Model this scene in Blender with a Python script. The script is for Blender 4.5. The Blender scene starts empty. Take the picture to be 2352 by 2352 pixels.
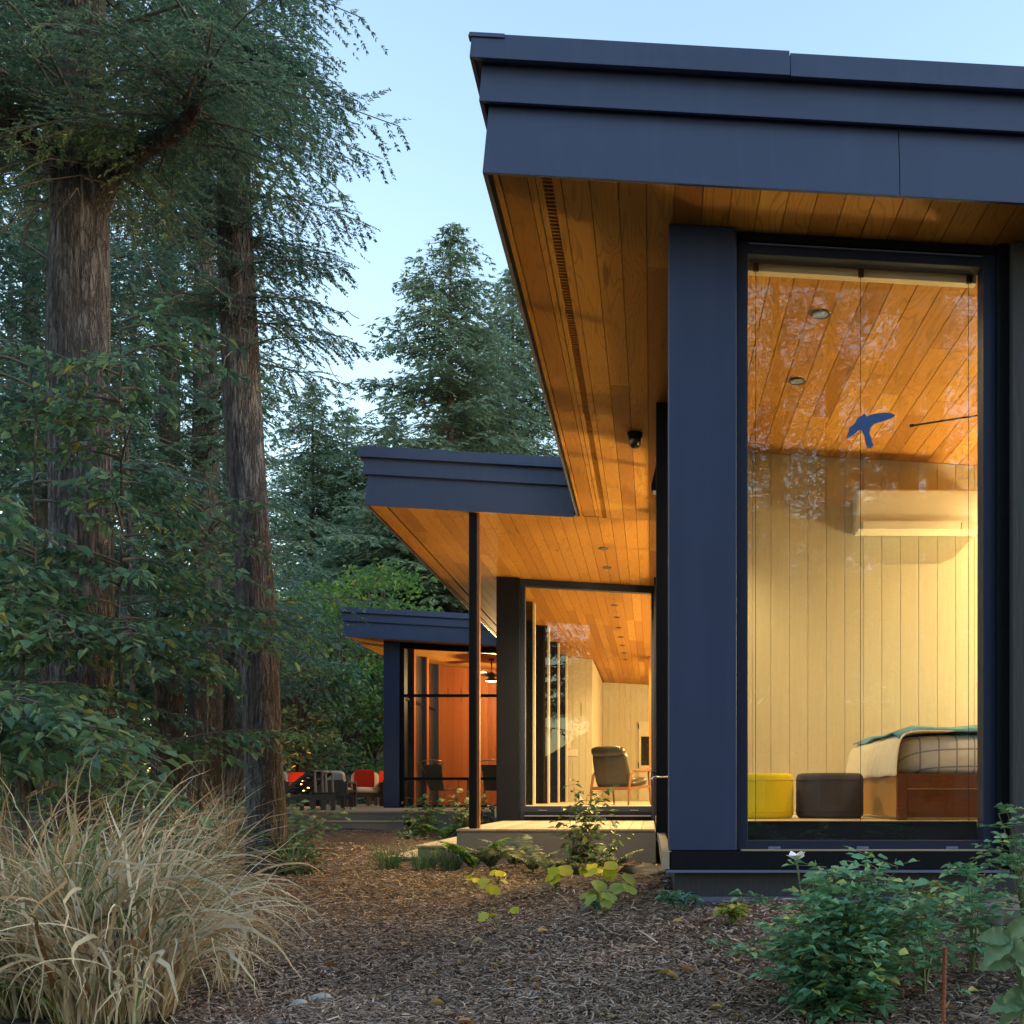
import bpy, math, random
import numpy as np
from mathutils import Vector, Matrix, noise as mnoise

R = math.radians
SC = bpy.context.scene
COL = SC.collection
random.seed(11)

# ------------------------------------------------------------------ camera
EYE = 0.287                       # lens height above the house datum (z = 0 is the top of the window sill)
cam_d = bpy.data.cameras.new('camera')
cam = bpy.data.objects.new('camera', cam_d); COL.objects.link(cam)
cam.location = (0, 0, EYE); cam.rotation_euler = (R(90), 0, 0)
cam_d.sensor_fit = 'HORIZONTAL'; cam_d.sensor_width = 36; cam_d.lens = 36
cam_d.shift_x = -0.1366; cam_d.shift_y = 0.2754      # view camera with rise: verticals stay vertical
cam_d.clip_start = 0.05; cam_d.clip_end = 4000
SC.camera = cam

# ------------------------------------------------------------------ dusk sky and the last of the sun
SUN_EL, SUN_AZ = 15.0, 102.0       # low sun off to the right, hidden by the house and the wood
w = bpy.data.worlds.new('World'); SC.world = w; w.use_nodes = True
nt = w.node_tree
bg = nt.nodes['Background']
sky = nt.nodes.new('ShaderNodeTexSky'); sky.sky_type = 'NISHITA'; sky.sun_disc = False
sky.sun_elevation = R(SUN_EL); sky.sun_rotation = R(SUN_AZ)
sky.air_density = 1.3; sky.dust_density = 0.2; sky.ozone_density = 0.7; sky.altitude = 100
nt.links.new(sky.outputs[0], bg.inputs[0]); bg.inputs[1].default_value = 0.15
sun_d = bpy.data.lights.new('sun', 'SUN'); sun_d.energy = 0.06; sun_d.angle = R(12); sun_d.color = (1.0, .86, .72)
sun = bpy.data.objects.new('sun', sun_d); COL.objects.link(sun)
az = R(SUN_AZ)
sdir = Vector((math.sin(az) * math.cos(R(SUN_EL)), math.cos(az) * math.cos(R(SUN_EL)), math.sin(R(SUN_EL))))
sun.rotation_euler = sdir.to_track_quat('Z', 'Y').to_euler()
sun.location = (-10, -20, 12)
SC.view_settings.view_transform = 'Standard'; SC.view_settings.look = 'None'
SC.view_settings.exposure = 1.7; SC.view_settings.gamma = 1
SC.render.engine = 'CYCLES'
SC.cycles.use_denoising = True
SC.cycles.max_bounces = 9; SC.cycles.diffuse_bounces = 4; SC.cycles.glossy_bounces = 4
SC.cycles.transparent_max_bounces = 24; SC.cycles.transmission_bounces = 4
SC.cycles.caustics_reflective = False; SC.cycles.caustics_refractive = False
SC.cycles.sample_clamp_indirect = 8

WARM = (1.0, .71, .30)

# ------------------------------------------------------------------ node helper
class G:
    def __init__(s, name):
        s.m = bpy.data.materials.new(name); s.m.use_nodes = True
        s.t = s.m.node_tree; s.t.nodes.clear()
        s.out = s.t.nodes.new('ShaderNodeOutputMaterial')
    def n(s, typ, props=None, **ins):
        nd = s.t.nodes.new('ShaderNode' + typ)
        for k, v in (props or {}).items(): setattr(nd, k, v)
        for k, v in ins.items(): s.put(nd.inputs[k.replace('_', ' ')], v)
        return nd
    def put(s, sock, v):
        if isinstance(v, bpy.types.NodeSocket): s.t.links.new(v, sock)
        elif v is not None:
            if sock.type == 'RGBA' and len(v) == 3: v = (*v, 1)
            sock.default_value = v
    def mix(s, f, a, b, mode='MIX'):
        nd = s.t.nodes.new('ShaderNodeMix'); nd.data_type = 'RGBA'; nd.blend_type = mode
        s.put(nd.inputs[0], f); s.put(nd.inputs[6], a); s.put(nd.inputs[7], b)
        return nd.outputs[2]
    def math(s, op, a, b=None, c=None):
        nd = s.t.nodes.new('ShaderNodeMath'); nd.operation = op
        s.put(nd.inputs[0], a); s.put(nd.inputs[1], b); s.put(nd.inputs[2], c)
        return nd.outputs[0]
    def vmath(s, op, a, b=None):
        nd = s.t.nodes.new('ShaderNodeVectorMath'); nd.operation = op
        s.put(nd.inputs[0], a); s.put(nd.inputs[1], b)
        return nd.outputs[0]
    def ramp(s, f, stops, interp='LINEAR'):
        nd = s.t.nodes.new('ShaderNodeValToRGB'); nd.color_ramp.interpolation = interp
        el = nd.color_ramp.elements
        while len(el) < len(stops): el.new(0.5)
        for e, (p, c) in zip(el, stops):
            e.position = p; e.color = (c, c, c, 1) if not hasattr(c, '__len__') else (*c[:3], 1)
        s.put(nd.inputs[0], f)
        return nd.outputs[0]
    def noise(s, vec, scale, detail=4, rough=.55, dist=0):
        nd = s.n('TexNoise', Scale=scale, Detail=detail, Roughness=rough, Distortion=dist)
        if vec is not None: s.put(nd.inputs['Vector'], vec)
        return nd.outputs[0]
    def pos(s, scale=(1, 1, 1), add=None):
        v = s.n('NewGeometry').outputs['Position']
        v = s.vmath('MULTIPLY', v, scale)
        return s.vmath('ADD', v, add) if add is not None else v
    def obj(s, scale=(1, 1, 1)):
        return s.vmath('MULTIPLY', s.n('TexCoord').outputs['Object'], scale)
    def bump(s, h, strength=.3, dist=.01):
        return s.n('Bump', Strength=strength, Distance=dist, Height=h).outputs[0]
    def done(s, color, rough=.6, normal=None, metallic=0, spec=.5, **kw):
        p = s.n('BsdfPrincipled')
        s.put(p.inputs['Base Color'], color); s.put(p.inputs['Roughness'], rough)
        s.put(p.inputs['Metallic'], metallic); s.put(p.inputs['Specular IOR Level'], spec)
        if normal is not None: s.put(p.inputs['Normal'], normal)
        for k, v in kw.items(): s.put(p.inputs[k.replace('_', ' ')], v)
        s.t.links.new(p.outputs[0], s.out.inputs[0])
        return s.m

M = {}
def m_plain(name, col, rough=.6, var=.12, scale=6, bump=0, bscale=60, metallic=0, spec=.5, **kw):
    g = G(name)
    p = g.pos()
    nz = g.noise(p, scale, 5, .6)
    c = g.mix(nz, tuple(max(0, x * (1 - var)) for x in col), tuple(min(1, x * (1 + var)) for x in col))
    rr = g.math('ADD', g.math('MULTIPLY', g.noise(p, scale * 2.3, 3), .16), rough - .08)
    nm = g.bump(g.noise(p, bscale, 4), bump, .004) if bump else None
    M[name] = g.done(c, rr, nm, metallic, spec, **kw)
    return M[name]

def m_metal(name, col, rough):
    g = G(name)
    p = g.pos()
    big = g.noise(p, 1.3, 3, .5); mid = g.noise(p, 7, 4, .6)
    c = g.mix(big, tuple(x * .86 for x in col), tuple(x * 1.14 for x in col))
    sp = g.n('TexVoronoi', {'feature': 'F1'}, Scale=9.0, Randomness=1.0)
    g.put(sp.inputs['Vector'], p)
    spot = g.math('LESS_THAN', sp.outputs['Distance'], .018)
    c = g.mix(g.math('MULTIPLY', spot, .5), c, (.03, .035, .05))
    rg = g.math('ADD', g.math('MULTIPLY', mid, .14), rough - .07)
    streak = g.noise(g.pos((16, 16, .7)), 1.0, 4, .6)
    c = g.mix(g.ramp(streak, [(.5, 0), (.8, .35)]), c, tuple(x * 1.35 + .012 for x in col))
    wav = g.noise(g.pos((1.1, 1.1, 3.0)), 1.0, 2, .4)
    nm = g.bump(g.math('ADD', wav, g.math('MULTIPLY', mid, .06)), .30, .03)
    M[name] = g.done(c, rg, nm, 0.0, .5)
m_metal('fascia_metal', (.040, .058, .130), .40)
m_metal('panel_paint', (.020, .035, .098), .46)
m_plain('black_frame', (.006, .007, .012), .55, .1, spec=.12)
m_plain('frame_blue', (.011, .018, .048), .5, .1, spec=.3)
m_plain('dark_wall', (.02, .022, .03), .6, .2)
m_plain('drip_metal', (.12, .14, .24), .4, .1)
m_plain('chrome', (.6, .6, .62), .18, .05, metallic=1)
m_plain('beige_sill', (.30, .24, .17), .6, .2)
m_plain('valance', (.62, .55, .42), .7, .05)
m_plain('white_plastic', (.72, .68, .58), .4, .03)
m_plain('cream_paint', (.60, .56, .43), .55, .04, 2)
m_plain('floor_wood', (.68, .58, .42), .35, .12, 4)
m_plain('roof_sheet', (.05, .06, .09), .6)
m_plain('dark_slot', (.012, .008, .005), .8)
m_plain('decal_blue', (.035, .085, .26), .35, .2, 14)
m_plain('rust', (.22, .075, .035), .85, .35, 60, .5, 200)
m_plain('stone', (.36, .35, .34), .85, .3, 14, .6, 40)
m_plain('stone_dark', (.17, .16, .16), .9, .3, 9, .6, 30)
m_plain('yellow_felt', (.72, .60, .015), .95, .10, 40, .2, 300)
m_plain('plum_felt', (.055, .048, .06), .95, .15, 40, .3, 300)
m_plain('teal_wool', (.085, .24, .34), .95, .2, 60, .6, 240)
m_plain('grey_cushion', (.40, .41, .42), .95, .06, 20, .1, 200)
m_plain('cream_cushion', (.66, .60, .53), .95, .06, 20, .1, 200)
m_plain('red_cushion', (.80, .055, .018), .9, .1, 20, .1, 200)
m_plain('navy_cushion', (.04, .055, .085), .9, .1, 20, .1, 200)
m_plain('outdoor_frame', (.035, .032, .035), .6, .2, 10)
m_plain('sling', (.055, .05, .045), .8, .15, 60, .2, 400)
m_plain('leather_black', (.028, .024, .02), .32, .2, 12, .15, 60)
m_plain('leather_seam', (.16, .13, .09), .4, .2, 12)
m_plain('walnut', (.23, .085, .03), .4, .25, 8)
m_plain('wire_steel', (.35, .28, .2), .3, .1, metallic=.8)
m_plain('strap', (.30, .25, .22), .8)
m_plain('dark_bronze', (.03, .026, .022), .35, .15)
m_plain('twig', (.11, .095, .085), .9, .25, 8)
m_plain('stem_green', (.10, .13, .05), .7, .2, 20)
m_plain('stem_red', (.14, .06, .035), .7, .2, 20)
m_plain('flower_white', (.86, .86, .84), .6, .03)
m_plain('firepit_metal', (.03, .03, .032), .6)

def m_emit(name, col, strength):
    g = G(name); e = g.n('Emission', Color=col, Strength=strength)
    g.t.links.new(e.outputs[0], g.out.inputs[0]); M[name] = g.m
m_emit('lamp_lens', (1, .78, .45), .07)
m_emit('lamp_bulb', (1, .72, .38), 9)
m_emit('flame', (1, .33, .05), 14)
m_emit('screen_glow', (1, .33, .08), 2.2)

def m_glass(name, tint, refl0=.05, rough=0.0):
    g = G(name)
    f = g.n('LayerWeight', Blend=.5).outputs['Facing']
    fr = g.math('ADD', g.math('MULTIPLY', g.math('POWER', f, 5), 1 - refl0), refl0)
    tr = g.n('BsdfTransparent', Color=tint)
    p = g.pos()
    gl = g.n('BsdfGlossy', Roughness=rough)
    mx = g.n('MixShader'); g.put(mx.inputs[0], fr)
    g.t.links.new(tr.outputs[0], mx.inputs[1]); g.t.links.new(gl.outputs[0], mx.inputs[2])
    g.t.links.new(mx.outputs[0], g.out.inputs[0]); M[name] = g.m
m_glass('glass', (.97, .975, .97), .065)
m_glass('screen_mesh', (.78, .78, .78), .008, .3)

def m_wood(name, dark, mid, light, axis='Y', rough=.45, line=.5, lscale=1.0):
    """flat-sawn boards: contour-line figure, fine fibre, a tone of its own for every board"""
    g = G(name)
    rnd = g.n('ObjectInfo').outputs['Random']
    off = g.n('CombineXYZ', X=g.math('MULTIPLY', rnd, 37.0), Y=g.math('MULTIPLY', rnd, 91.0), Z=g.math('MULTIPLY', rnd, 53.0)).outputs[0]
    st = {'Y': (6.0, .75, 6.0), 'Z': (6.0, 6.0, .6), 'X': (.75, 6, 6)}[axis]
    fb = {'Y': (95, 3.2, 95), 'Z': (95, 95, 3), 'X': (3.2, 95, 95)}[axis]
    v = g.vmath('ADD', g.pos(tuple(a * lscale for a in st)), off)
    fig = g.noise(v, 1.0, 1.5, .45, .35)
    ln = g.math('SINE', g.math('MULTIPLY', fig, 120.0))
    ln = g.ramp(ln, [(.0, 0), (.62, .05), (.98, 1)])
    fibre = g.noise(g.vmath('ADD', g.pos(fb), off), 1.0, 3, .6)
    c = g.ramp(rnd, [(0, dark), (.14, tuple(.5 * (a + b) for a, b in zip(dark, mid))), (.35, mid), (.68, mid), (.88, tuple(.5 * (a + b) for a, b in zip(light, mid))), (1, light)])
    c = g.mix(g.math('MULTIPLY', ln, line), c, tuple(x * .42 for x in mid))
    c = g.mix(g.math('MULTIPLY', fibre, .42), c, tuple(x * .55 for x in mid))
    kn = g.n('TexVoronoi', Scale=1.0); g.put(kn.inputs['Vector'], g.vmath('ADD', g.pos(tuple(a * .55 for a in st)), off))
    knot = g.ramp(kn.outputs['Distance'], [(0, 1), (.05, .9), (.075, 0)])
    c = g.mix(g.math('MULTIPLY', knot, .7), c, tuple(x * .3 for x in dark))
    nm = g.bump(g.math('SUBTRACT', fibre, g.math('MULTIPLY', ln, .5)), .12, .003)
    M[name] = g.done(c, rough, nm, 0, .22)
m_wood('soffit_wood', (.33, .135, .024), (.48, .225, .042), (.62, .335, .078), 'Y', .62)
m_wood('cedar_red', (.25, .060, .014), (.33, .092, .020), (.42, .14, .033), 'Z', .5, .25)
m_wood('bed_wood', (.10, .032, .013), (.125, .042, .016), (.15, .052, .02), 'X', .45, .4)
m_wood('ply_gold', (.42, .20, .05), (.48, .24, .06), (.52, .27, .07), 'Z', .45, .3, .8)
m_wood('deck_wood', (.30, .25, .20), (.36, .30, .24), (.42, .36, .29), 'Y', .7, .15)
m_wood('deck_fascia', (.15, .145, .16), (.17, .165, .18), (.20, .19, .205), 'X', .7, .12)
m_wood('cream_board', (.57, .53, .41), (.59, .55, .425), (.61, .57, .44), 'Z', .55, .0)

def m_siding():
    g = G('rough_siding')
    fb = g.noise(g.pos((60, 60, 5)), 1.0, 5, .65)
    big = g.noise(g.pos(), 3.0, 3)
    c = g.mix(fb, (.012, .014, .02), (.045, .05, .068))
    c = g.mix(g.math('MULTIPLY', big, .4), c, (.02, .024, .035))
    M['rough_siding'] = g.done(c, .75, g.bump(fb, .8, .008))
m_siding()

def m_bark(name, dark, mid, light, sc=1.0):
    g = G(name)
    wob = g.n('TexNoise', Scale=2.2 * sc, Detail=3.0).outputs[1]
    v = g.vmath('ADD', g.pos((24 * sc, 24 * sc, 4.2 * sc)), g.vmath('MULTIPLY', wob, (2.2, 2.2, 1.5)))
    n1 = g.noise(v, .55, 4, .6)
    ridge = g.math('ABSOLUTE', g.math('SUBTRACT', g.math('MULTIPLY', n1, 2), 1))
    n2 = g.noise(g.vmath('ADD', v, (31, 7, 5)), .95, 3, .6)
    ridge2 = g.math('ABSOLUTE', g.math('SUBTRACT', g.math('MULTIPLY', n2, 2), 1))
    plate = g.math('MULTIPLY', g.ramp(ridge, [(0, .15), (.06, .55), (.2, 1)]), g.ramp(ridge2, [(0, .4), (.05, .75), (.16, 1)]))
    v2 = g.n('TexVoronoi', {'feature': 'F1'}, Scale=.5); g.put(v2.inputs['Vector'], v)
    fi = g.noise(g.pos((70, 70, 14)), 1.0, 5, .65)
    sep = g.n('SeparateColor'); g.put(sep.inputs[0], v2.outputs['Color'])
    c = g.mix(sep.outputs[0], mid, light)
    c = g.mix(g.math('MULTIPLY', fi, .55), c, dark)
    c = g.mix(plate, dark, c)
    big = g.noise(g.pos((1.4, 1.4, .5)), 1.0, 3)
    c = g.mix(g.ramp(big, [(.35, 0), (.7, .6)]), c, tuple(x * .55 for x in mid))
    M[name] = g.done(c, .95, g.bump(g.math('ADD', g.math('MULTIPLY', plate, 1.4), g.math('MULTIPLY', fi, .5)), 1.0, .03), 0, .15)
m_bark('bark_hemlock', (.05, .045, .048), (.145, .132, .142), (.25, .235, .255))
m_bark('bark_grey', (.07, .066, .068), (.17, .155, .155), (.27, .25, .25), 1.3)

def m_leaf(name, stops, rough=.5, trans=.35, clump=None, spec=.4):
    g = G(name)
    geo = g.n('NewGeometry')
    c = g.ramp(geo.outputs['Random Per Island'], stops)
    if clump:
        nz = g.noise(g.pos(), clump[0], 3, .6)
        c = g.mix(g.ramp(nz, [(.42, 0), (.66, .65)]), c, clump[1])
    p = g.n('BsdfPrincipled', Roughness=rough)
    g.put(p.inputs['Base Color'], c); p.inputs['Specular IOR Level'].default_value = spec
    tl = g.n('BsdfTranslucent'); g.put(tl.inputs['Color'], c)
    mx = g.n('MixShader'); mx.inputs[0].default_value = trans
    g.t.links.new(p.outputs[0], mx.inputs[1]); g.t.links.new(tl.outputs[0], mx.inputs[2])
    g.t.links.new(mx.outputs[0], g.out.inputs[0]); M[name] = g.m
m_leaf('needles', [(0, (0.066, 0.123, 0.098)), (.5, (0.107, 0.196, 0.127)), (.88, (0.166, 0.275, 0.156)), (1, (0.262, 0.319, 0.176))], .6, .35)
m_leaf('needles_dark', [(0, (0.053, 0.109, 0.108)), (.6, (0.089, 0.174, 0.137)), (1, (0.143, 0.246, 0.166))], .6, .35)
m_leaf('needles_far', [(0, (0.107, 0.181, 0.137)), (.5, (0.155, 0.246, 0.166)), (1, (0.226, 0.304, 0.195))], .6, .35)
m_leaf('leaf_beech', [(0, (0.049, 0.110, 0.079)), (.3, (0.082, 0.174, 0.107)), (.6, (0.121, 0.232, 0.122)), (.85, (0.163, 0.283, 0.144)), (.95, (0.207, 0.309, 0.129)), (1, (0.328, 0.321, 0.086))], .45, .4)
m_leaf('leaf_maple', [(0, (0.066, 0.146, 0.050)), (.6, (0.125, 0.245, 0.060)), (.95, (0.198, 0.331, 0.071)), (1, (0.496, 0.312, 0.060))], .5, .55)
m_leaf('leaf_rose', [(0, (0.088, 0.224, 0.139)), (.6, (0.153, 0.342, 0.190)), (.93, (0.230, 0.445, 0.216)), (1, (0.719, 0.684, 0.186))], .45, .25)
m_leaf('leaf_pale', [(0, (.11, .20, .11)), (1, (.17, .27, .14))], .5, .3)
m_leaf('leaf_lime', [(0, (.32, .38, .02)), (.6, (.48, .52, .03)), (1, (.56, .55, .07))], .5, .35)
m_leaf('leaf_pachy', [(0, (0.086, 0.211, 0.144)), (1, (0.156, 0.308, 0.198))], .4, .25)
m_leaf('leaf_pachy_lime', [(0, (.17, .24, .04)), (1, (.32, .36, .07))], .45, .3)
m_leaf('leaf_fern', [(0, (0.071, 0.109, 0.086)), (.7, (0.117, 0.170, 0.115)), (1, (0.257, 0.267, 0.130))], .55, .3)
m_leaf('leaf_fern_bright', [(0, (0.075, 0.182, 0.043)), (1, (0.162, 0.311, 0.072))], .55, .35)
m_leaf('leaf_shrub', [(0, (0.043, 0.097, 0.043)), (.7, (0.078, 0.162, 0.054)), (1, (0.156, 0.259, 0.072))], .4, .3)
m_leaf('leaf_tuft', [(0, (0.047, 0.121, 0.072)), (1, (0.102, 0.194, 0.090))], .5, .3)
m_leaf('straw', [(0, (.20, .10, .04)), (.14, (.34, .23, .12)), (.5, (.53, .45, .32)), (.9, (.66, .59, .46)), (.93, (.12, .17, .06)), (1, (.2, .26, .1))], .6, .3, spec=.25)
m_leaf('straw_green', [(0, (.20, .11, .05)), (.15, (.36, .25, .13)), (.7, (.58, .50, .37)), (.74, (.09, .15, .05)), (1, (.18, .25, .10))], .6, .3, spec=.25)
m_leaf('mulch_chip', [(0, (0.101, 0.070, 0.054)), (.35, (0.230, 0.167, 0.131)), (.75, (0.389, 0.298, 0.246)), (.97, (0.519, 0.414, 0.351)), (1, (0.720, 0.625, 0.552))], .9, .0, (1.3, (0.188, 0.135, 0.107)), spec=.12)
m_leaf('hydrangea_head', [(0, (.22, .26, .14)), (1, (.42, .42, .28))], .7, .2)

def m_ground():
    g = G('mulch')
    p = g.pos()
    v = g.n('TexVoronoi', Scale=1.0); g.put(v.inputs['Vector'], g.vmath('ADD', g.pos((26, 70, 40)), g.n('TexNoise', Scale=6.0).outputs[1]))
    chips = v.outputs['Color']
    sep = g.n('SeparateColor'); g.put(sep.inputs[0], chips)
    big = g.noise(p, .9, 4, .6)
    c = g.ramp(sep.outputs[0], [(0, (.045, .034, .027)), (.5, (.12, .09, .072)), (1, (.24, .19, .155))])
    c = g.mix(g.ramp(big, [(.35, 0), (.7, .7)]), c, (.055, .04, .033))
    h = g.math('ADD', v.outputs['Distance'], g.noise(p, 40, 4))
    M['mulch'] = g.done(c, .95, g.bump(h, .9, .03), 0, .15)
m_ground()
def m_water():
    g = G('lake_water')
    wv = g.noise(g.pos((.6, 2.2, 1)), 1.0, 4, .6)
    M['lake_water'] = g.done((.02, .035, .045), .06, g.bump(wv, .12, .05), 0, .5)
m_water()
m_plain('hill_wood', (.06, .08, .065), .95, .4, .05)

def m_plaid():
    g = G('plaid')
    p = g.n('SeparateXYZ'); g.put(p.inputs[0], g.pos((8.5, 8.5, 8.5)))
    def bars(s):
        f = g.math('FRACT', s); return g.math('LESS_THAN', g.math('ABSOLUTE', g.math('SUBTRACT', f, .5)), .045)
    b = g.math('MAXIMUM', bars(p.outputs[0]), bars(g.math('ADD', p.outputs[2], g.math('MULTIPLY', p.outputs[1], .4))))
    fz = g.noise(g.pos(), 30, 3)
    c = g.mix(g.math('MULTIPLY', b, .7), g.mix(fz, (.66, .65, .64), (.78, .76, .74)), (.14, .16, .21))
    M['plaid'] = g.done(c, .95, g.bump(g.noise(g.pos(), 5, 3), .4, .04))
m_plaid()
def m_quilt():
    g = G('quilt')
    fz = g.noise(g.pos((40, 40, 6)), 1, 4)
    c = g.mix(fz, (.55, .47, .34), (.80, .74, .60))
    M['quilt'] = g.done(c, .95, g.bump(g.math('ADD', fz, g.noise(g.pos(), 6, 3)), .6, .02))
m_quilt()

m_leaf('fallen_leaf', [(0, (.20, .09, .03)), (.4, (.36, .22, .08)), (.7, (.45, .36, .12)), (1, (.25, .17, .10))], .7, .2)

# ------------------------------------------------------------------ mesh helpers
SL = .057                              # fall of every roof, to the right
def soff(x): return 3.237 - SL * x     # height of the ceiling plane
WL = {}                                # world location of things and their parts
def at(x, y, Y): return ((x - 1230) / 1932 * Y, Y, EYE - (y - 1498) / 1932 * Y)

def tag(o, label=None, cat=None, group=None, kind=None):
    if label: o['label'] = label
    if cat: o['category'] = cat
    if group: o['group'] = group
    if kind: o['kind'] = kind
    return o
def thing(name, loc, label, cat, group=None):
    o = bpy.data.objects.new(name, None); COL.objects.link(o)
    o.location = loc; o.empty_display_size = .1; WL[o] = Vector(loc)
    return tag(o, label, cat, group)
def put(name, me, mt, parent, base):
    o = bpy.data.objects.new(name, me); COL.objects.link(o)
    if mt is not None and not me.materials: me.materials.append(M[mt] if isinstance(mt, str) else mt)
    if parent is not None: o.parent = parent
    else: o.location = base
    WL[o] = Vector(base)
    return o
def copy_tree(o, parent=None):
    c = o.copy(); COL.objects.link(c); c.parent = parent
    for ch in o.children: copy_tree(ch, c)
    return c
def place(root, loc, rz=0, s=1.0, label=None, group=None, first=False):
    c = root if first else copy_tree(root)
    c.location = loc; c.rotation_euler = (0, 0, rz); c.scale = (s, s, s) if not hasattr(s, '__len__') else s
    if label: c['label'] = label
    if group: c['group'] = group
    return c

class MB:
    def __init__(s): s.v = []; s.f = []
    def add(s, vs, fs):
        k = len(s.v); s.v += [tuple(map(float, p)) for p in vs]; s.f += [tuple(i + k for i in f) for f in fs]; return s
    def box(s, x0, x1, y0, y1, z0, z1, sl=0, top_sl=None):
        """axis box; sl tilts it with the roof; top_sl tilts only the top"""
        ts = sl if top_sl is None else top_sl
        vs = [(x, y, z - (sl if z == z0 else ts) * x) for z in (z0, z1) for y in (y0, y1) for x in (x0, x1)]
        return s.add(vs, [(0, 2, 3, 1), (4, 5, 7, 6), (0, 1, 5, 4), (2, 6, 7, 3), (0, 4, 6, 2), (1, 3, 7, 5)])
    def hexa(s, vs): return s.add(vs, [(0, 3, 2, 1), (4, 5, 6, 7), (0, 1, 5, 4), (1, 2, 6, 5), (2, 3, 7, 6), (3, 0, 4, 7)])
    def bar(s, a, b, w, h, up=(0, 0, 1)):
        a, b = Vector(a), Vector(b); d = (b - a).normalized(); u = Vector(up)
        sd = d.cross(u)
        if sd.length < 1e-4: sd = d.cross(Vector((1, 0, 0)))
        sd.normalize(); u = sd.cross(d).normalized()
        q = [(-1, -1), (1, -1), (1, 1), (-1, 1)]
        return s.hexa([p + sd * i * w / 2 + u * j * h / 2 for p in (a, b) for i, j in q])
    def tube(s, path, rad, n=8, cap=True):
        P = [Vector(p) for p in path]; k0 = len(s.v)
        if not hasattr(rad, '__len__'): rad = [rad] * len(P)
        u = None
        for i, p in enumerate(P):
            d = (P[min(i + 1, len(P) - 1)] - P[max(i - 1, 0)]).normalized()
            if u is None: u = d.orthogonal().normalized()
            u = (u - d * u.dot(d)).normalized(); w_ = d.cross(u)
            for j in range(n):
                a = 2 * math.pi * j / n
                s.v.append(tuple(p + (u * math.cos(a) + w_ * math.sin(a)) * rad[i]))
        for i in range(len(P) - 1):
            for j in range(n):
                a, b = k0 + i * n + j, k0 + i * n + (j + 1) % n
                s.f.append((a, b, b + n, a + n))
        if cap:
            s.f.append(tuple(k0 + j for j in reversed(range(n))))
            s.f.append(tuple(k0 + (len(P) - 1) * n + j for j in range(n)))
        return s
    def lathe(s, c, prof, n=24, axis='Z'):
        k0 = len(s.v); c = Vector(c)
        for r, z in prof:
            for j in range(n):
                a = 2 * math.pi * j / n
                s.v.append((c.x + r * math.cos(a), c.y + r * math.sin(a), c.z + z))
        for i in range(len(prof) - 1):
            for j in range(n):
                a, b = k0 + i * n + j, k0 + i * n + (j + 1) % n
                s.f.append((a, b, b + n, a + n))
        s.f.append(tuple(k0 + j for j in reversed(range(n))))
        s.f.append(tuple(k0 + (len(prof) - 1) * n + j for j in range(n)))
        return s
    def pillow(s, c, sx, sy, sz, e=4.0, nu=14, nv=20, rot=None):
        """soft-cornered cushion: superellipsoid"""
        c = Vector(c); k0 = len(s.v); p = 2.0 / e
        sg = lambda t: math.copysign(abs(t) ** p, t)
        for i in range(nu + 1):
            a = -math.pi / 2 + math.pi * i / nu
            for j in range(nv):
                b = 2 * math.pi * j / nv
                v = Vector((sx / 2 * sg(math.cos(a)) * sg(math.cos(b)), sy / 2 * sg(math.cos(a)) * sg(math.sin(b)), sz / 2 * sg(math.sin(a))))
                if rot is not None: v = rot @ v
                s.v.append(tuple(c + v))
        for i in range(nu):
            for j in range(nv):
                a, b = k0 + i * nv + j, k0 + i * nv + (j + 1) % nv
                s.f.append((a, b, b + nv, a + nv))
        return s
    def build(s, name, mt, parent=None, base=(0, 0, 0), smooth=False, bevel=0):
        b = WL[parent] if parent is not None else Vector(base)
        me = bpy.data.meshes.new(name)
        me.from_pydata([(x - b.x, y - b.y, z - b.z) for x, y, z in s.v], [], s.f); me.update()
        if smooth:
            for p in me.polygons: p.use_smooth = True
        o = put(name, me, mt, parent, tuple(b))
        if bevel:
            md = o.modifiers.new('bevel', 'BEVEL'); md.width = bevel; md.segments = 2; md.limit_method = 'ANGLE'
        return o

def np_mesh(name, V, faces, mt, parent=None, base=(0, 0, 0), smooth=False):
    """V (n,k,3): n copies of a k-vertex piece; faces: index tuples within a piece (all of one length)"""
    V = np.asarray(V, dtype=np.float32); n, k, _ = V.shape
    b = WL[parent] if parent is not None else Vector(base)
    V = V - np.array(b, dtype=np.float32)
    F = np.array(faces, dtype=np.int32); nf, fl = F.shape
    idx = (F[None] + (np.arange(n, dtype=np.int32) * k)[:, None, None]).reshape(-1)
    me = bpy.data.meshes.new(name)
    me.vertices.add(n * k); me.vertices.foreach_set('co', V.reshape(-1))
    me.loops.add(len(idx)); me.loops.foreach_set('vertex_index', idx)
    me.polygons.add(n * nf)
    me.polygons.foreach_set('loop_start', np.arange(0, n * nf * fl, fl, dtype=np.int32))
    if smooth: me.polygons.foreach_set('use_smooth', np.ones(n * nf, dtype=bool))
    me.update(calc_edges=True)
    return put(name, me, mt, parent, tuple(b))

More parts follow.
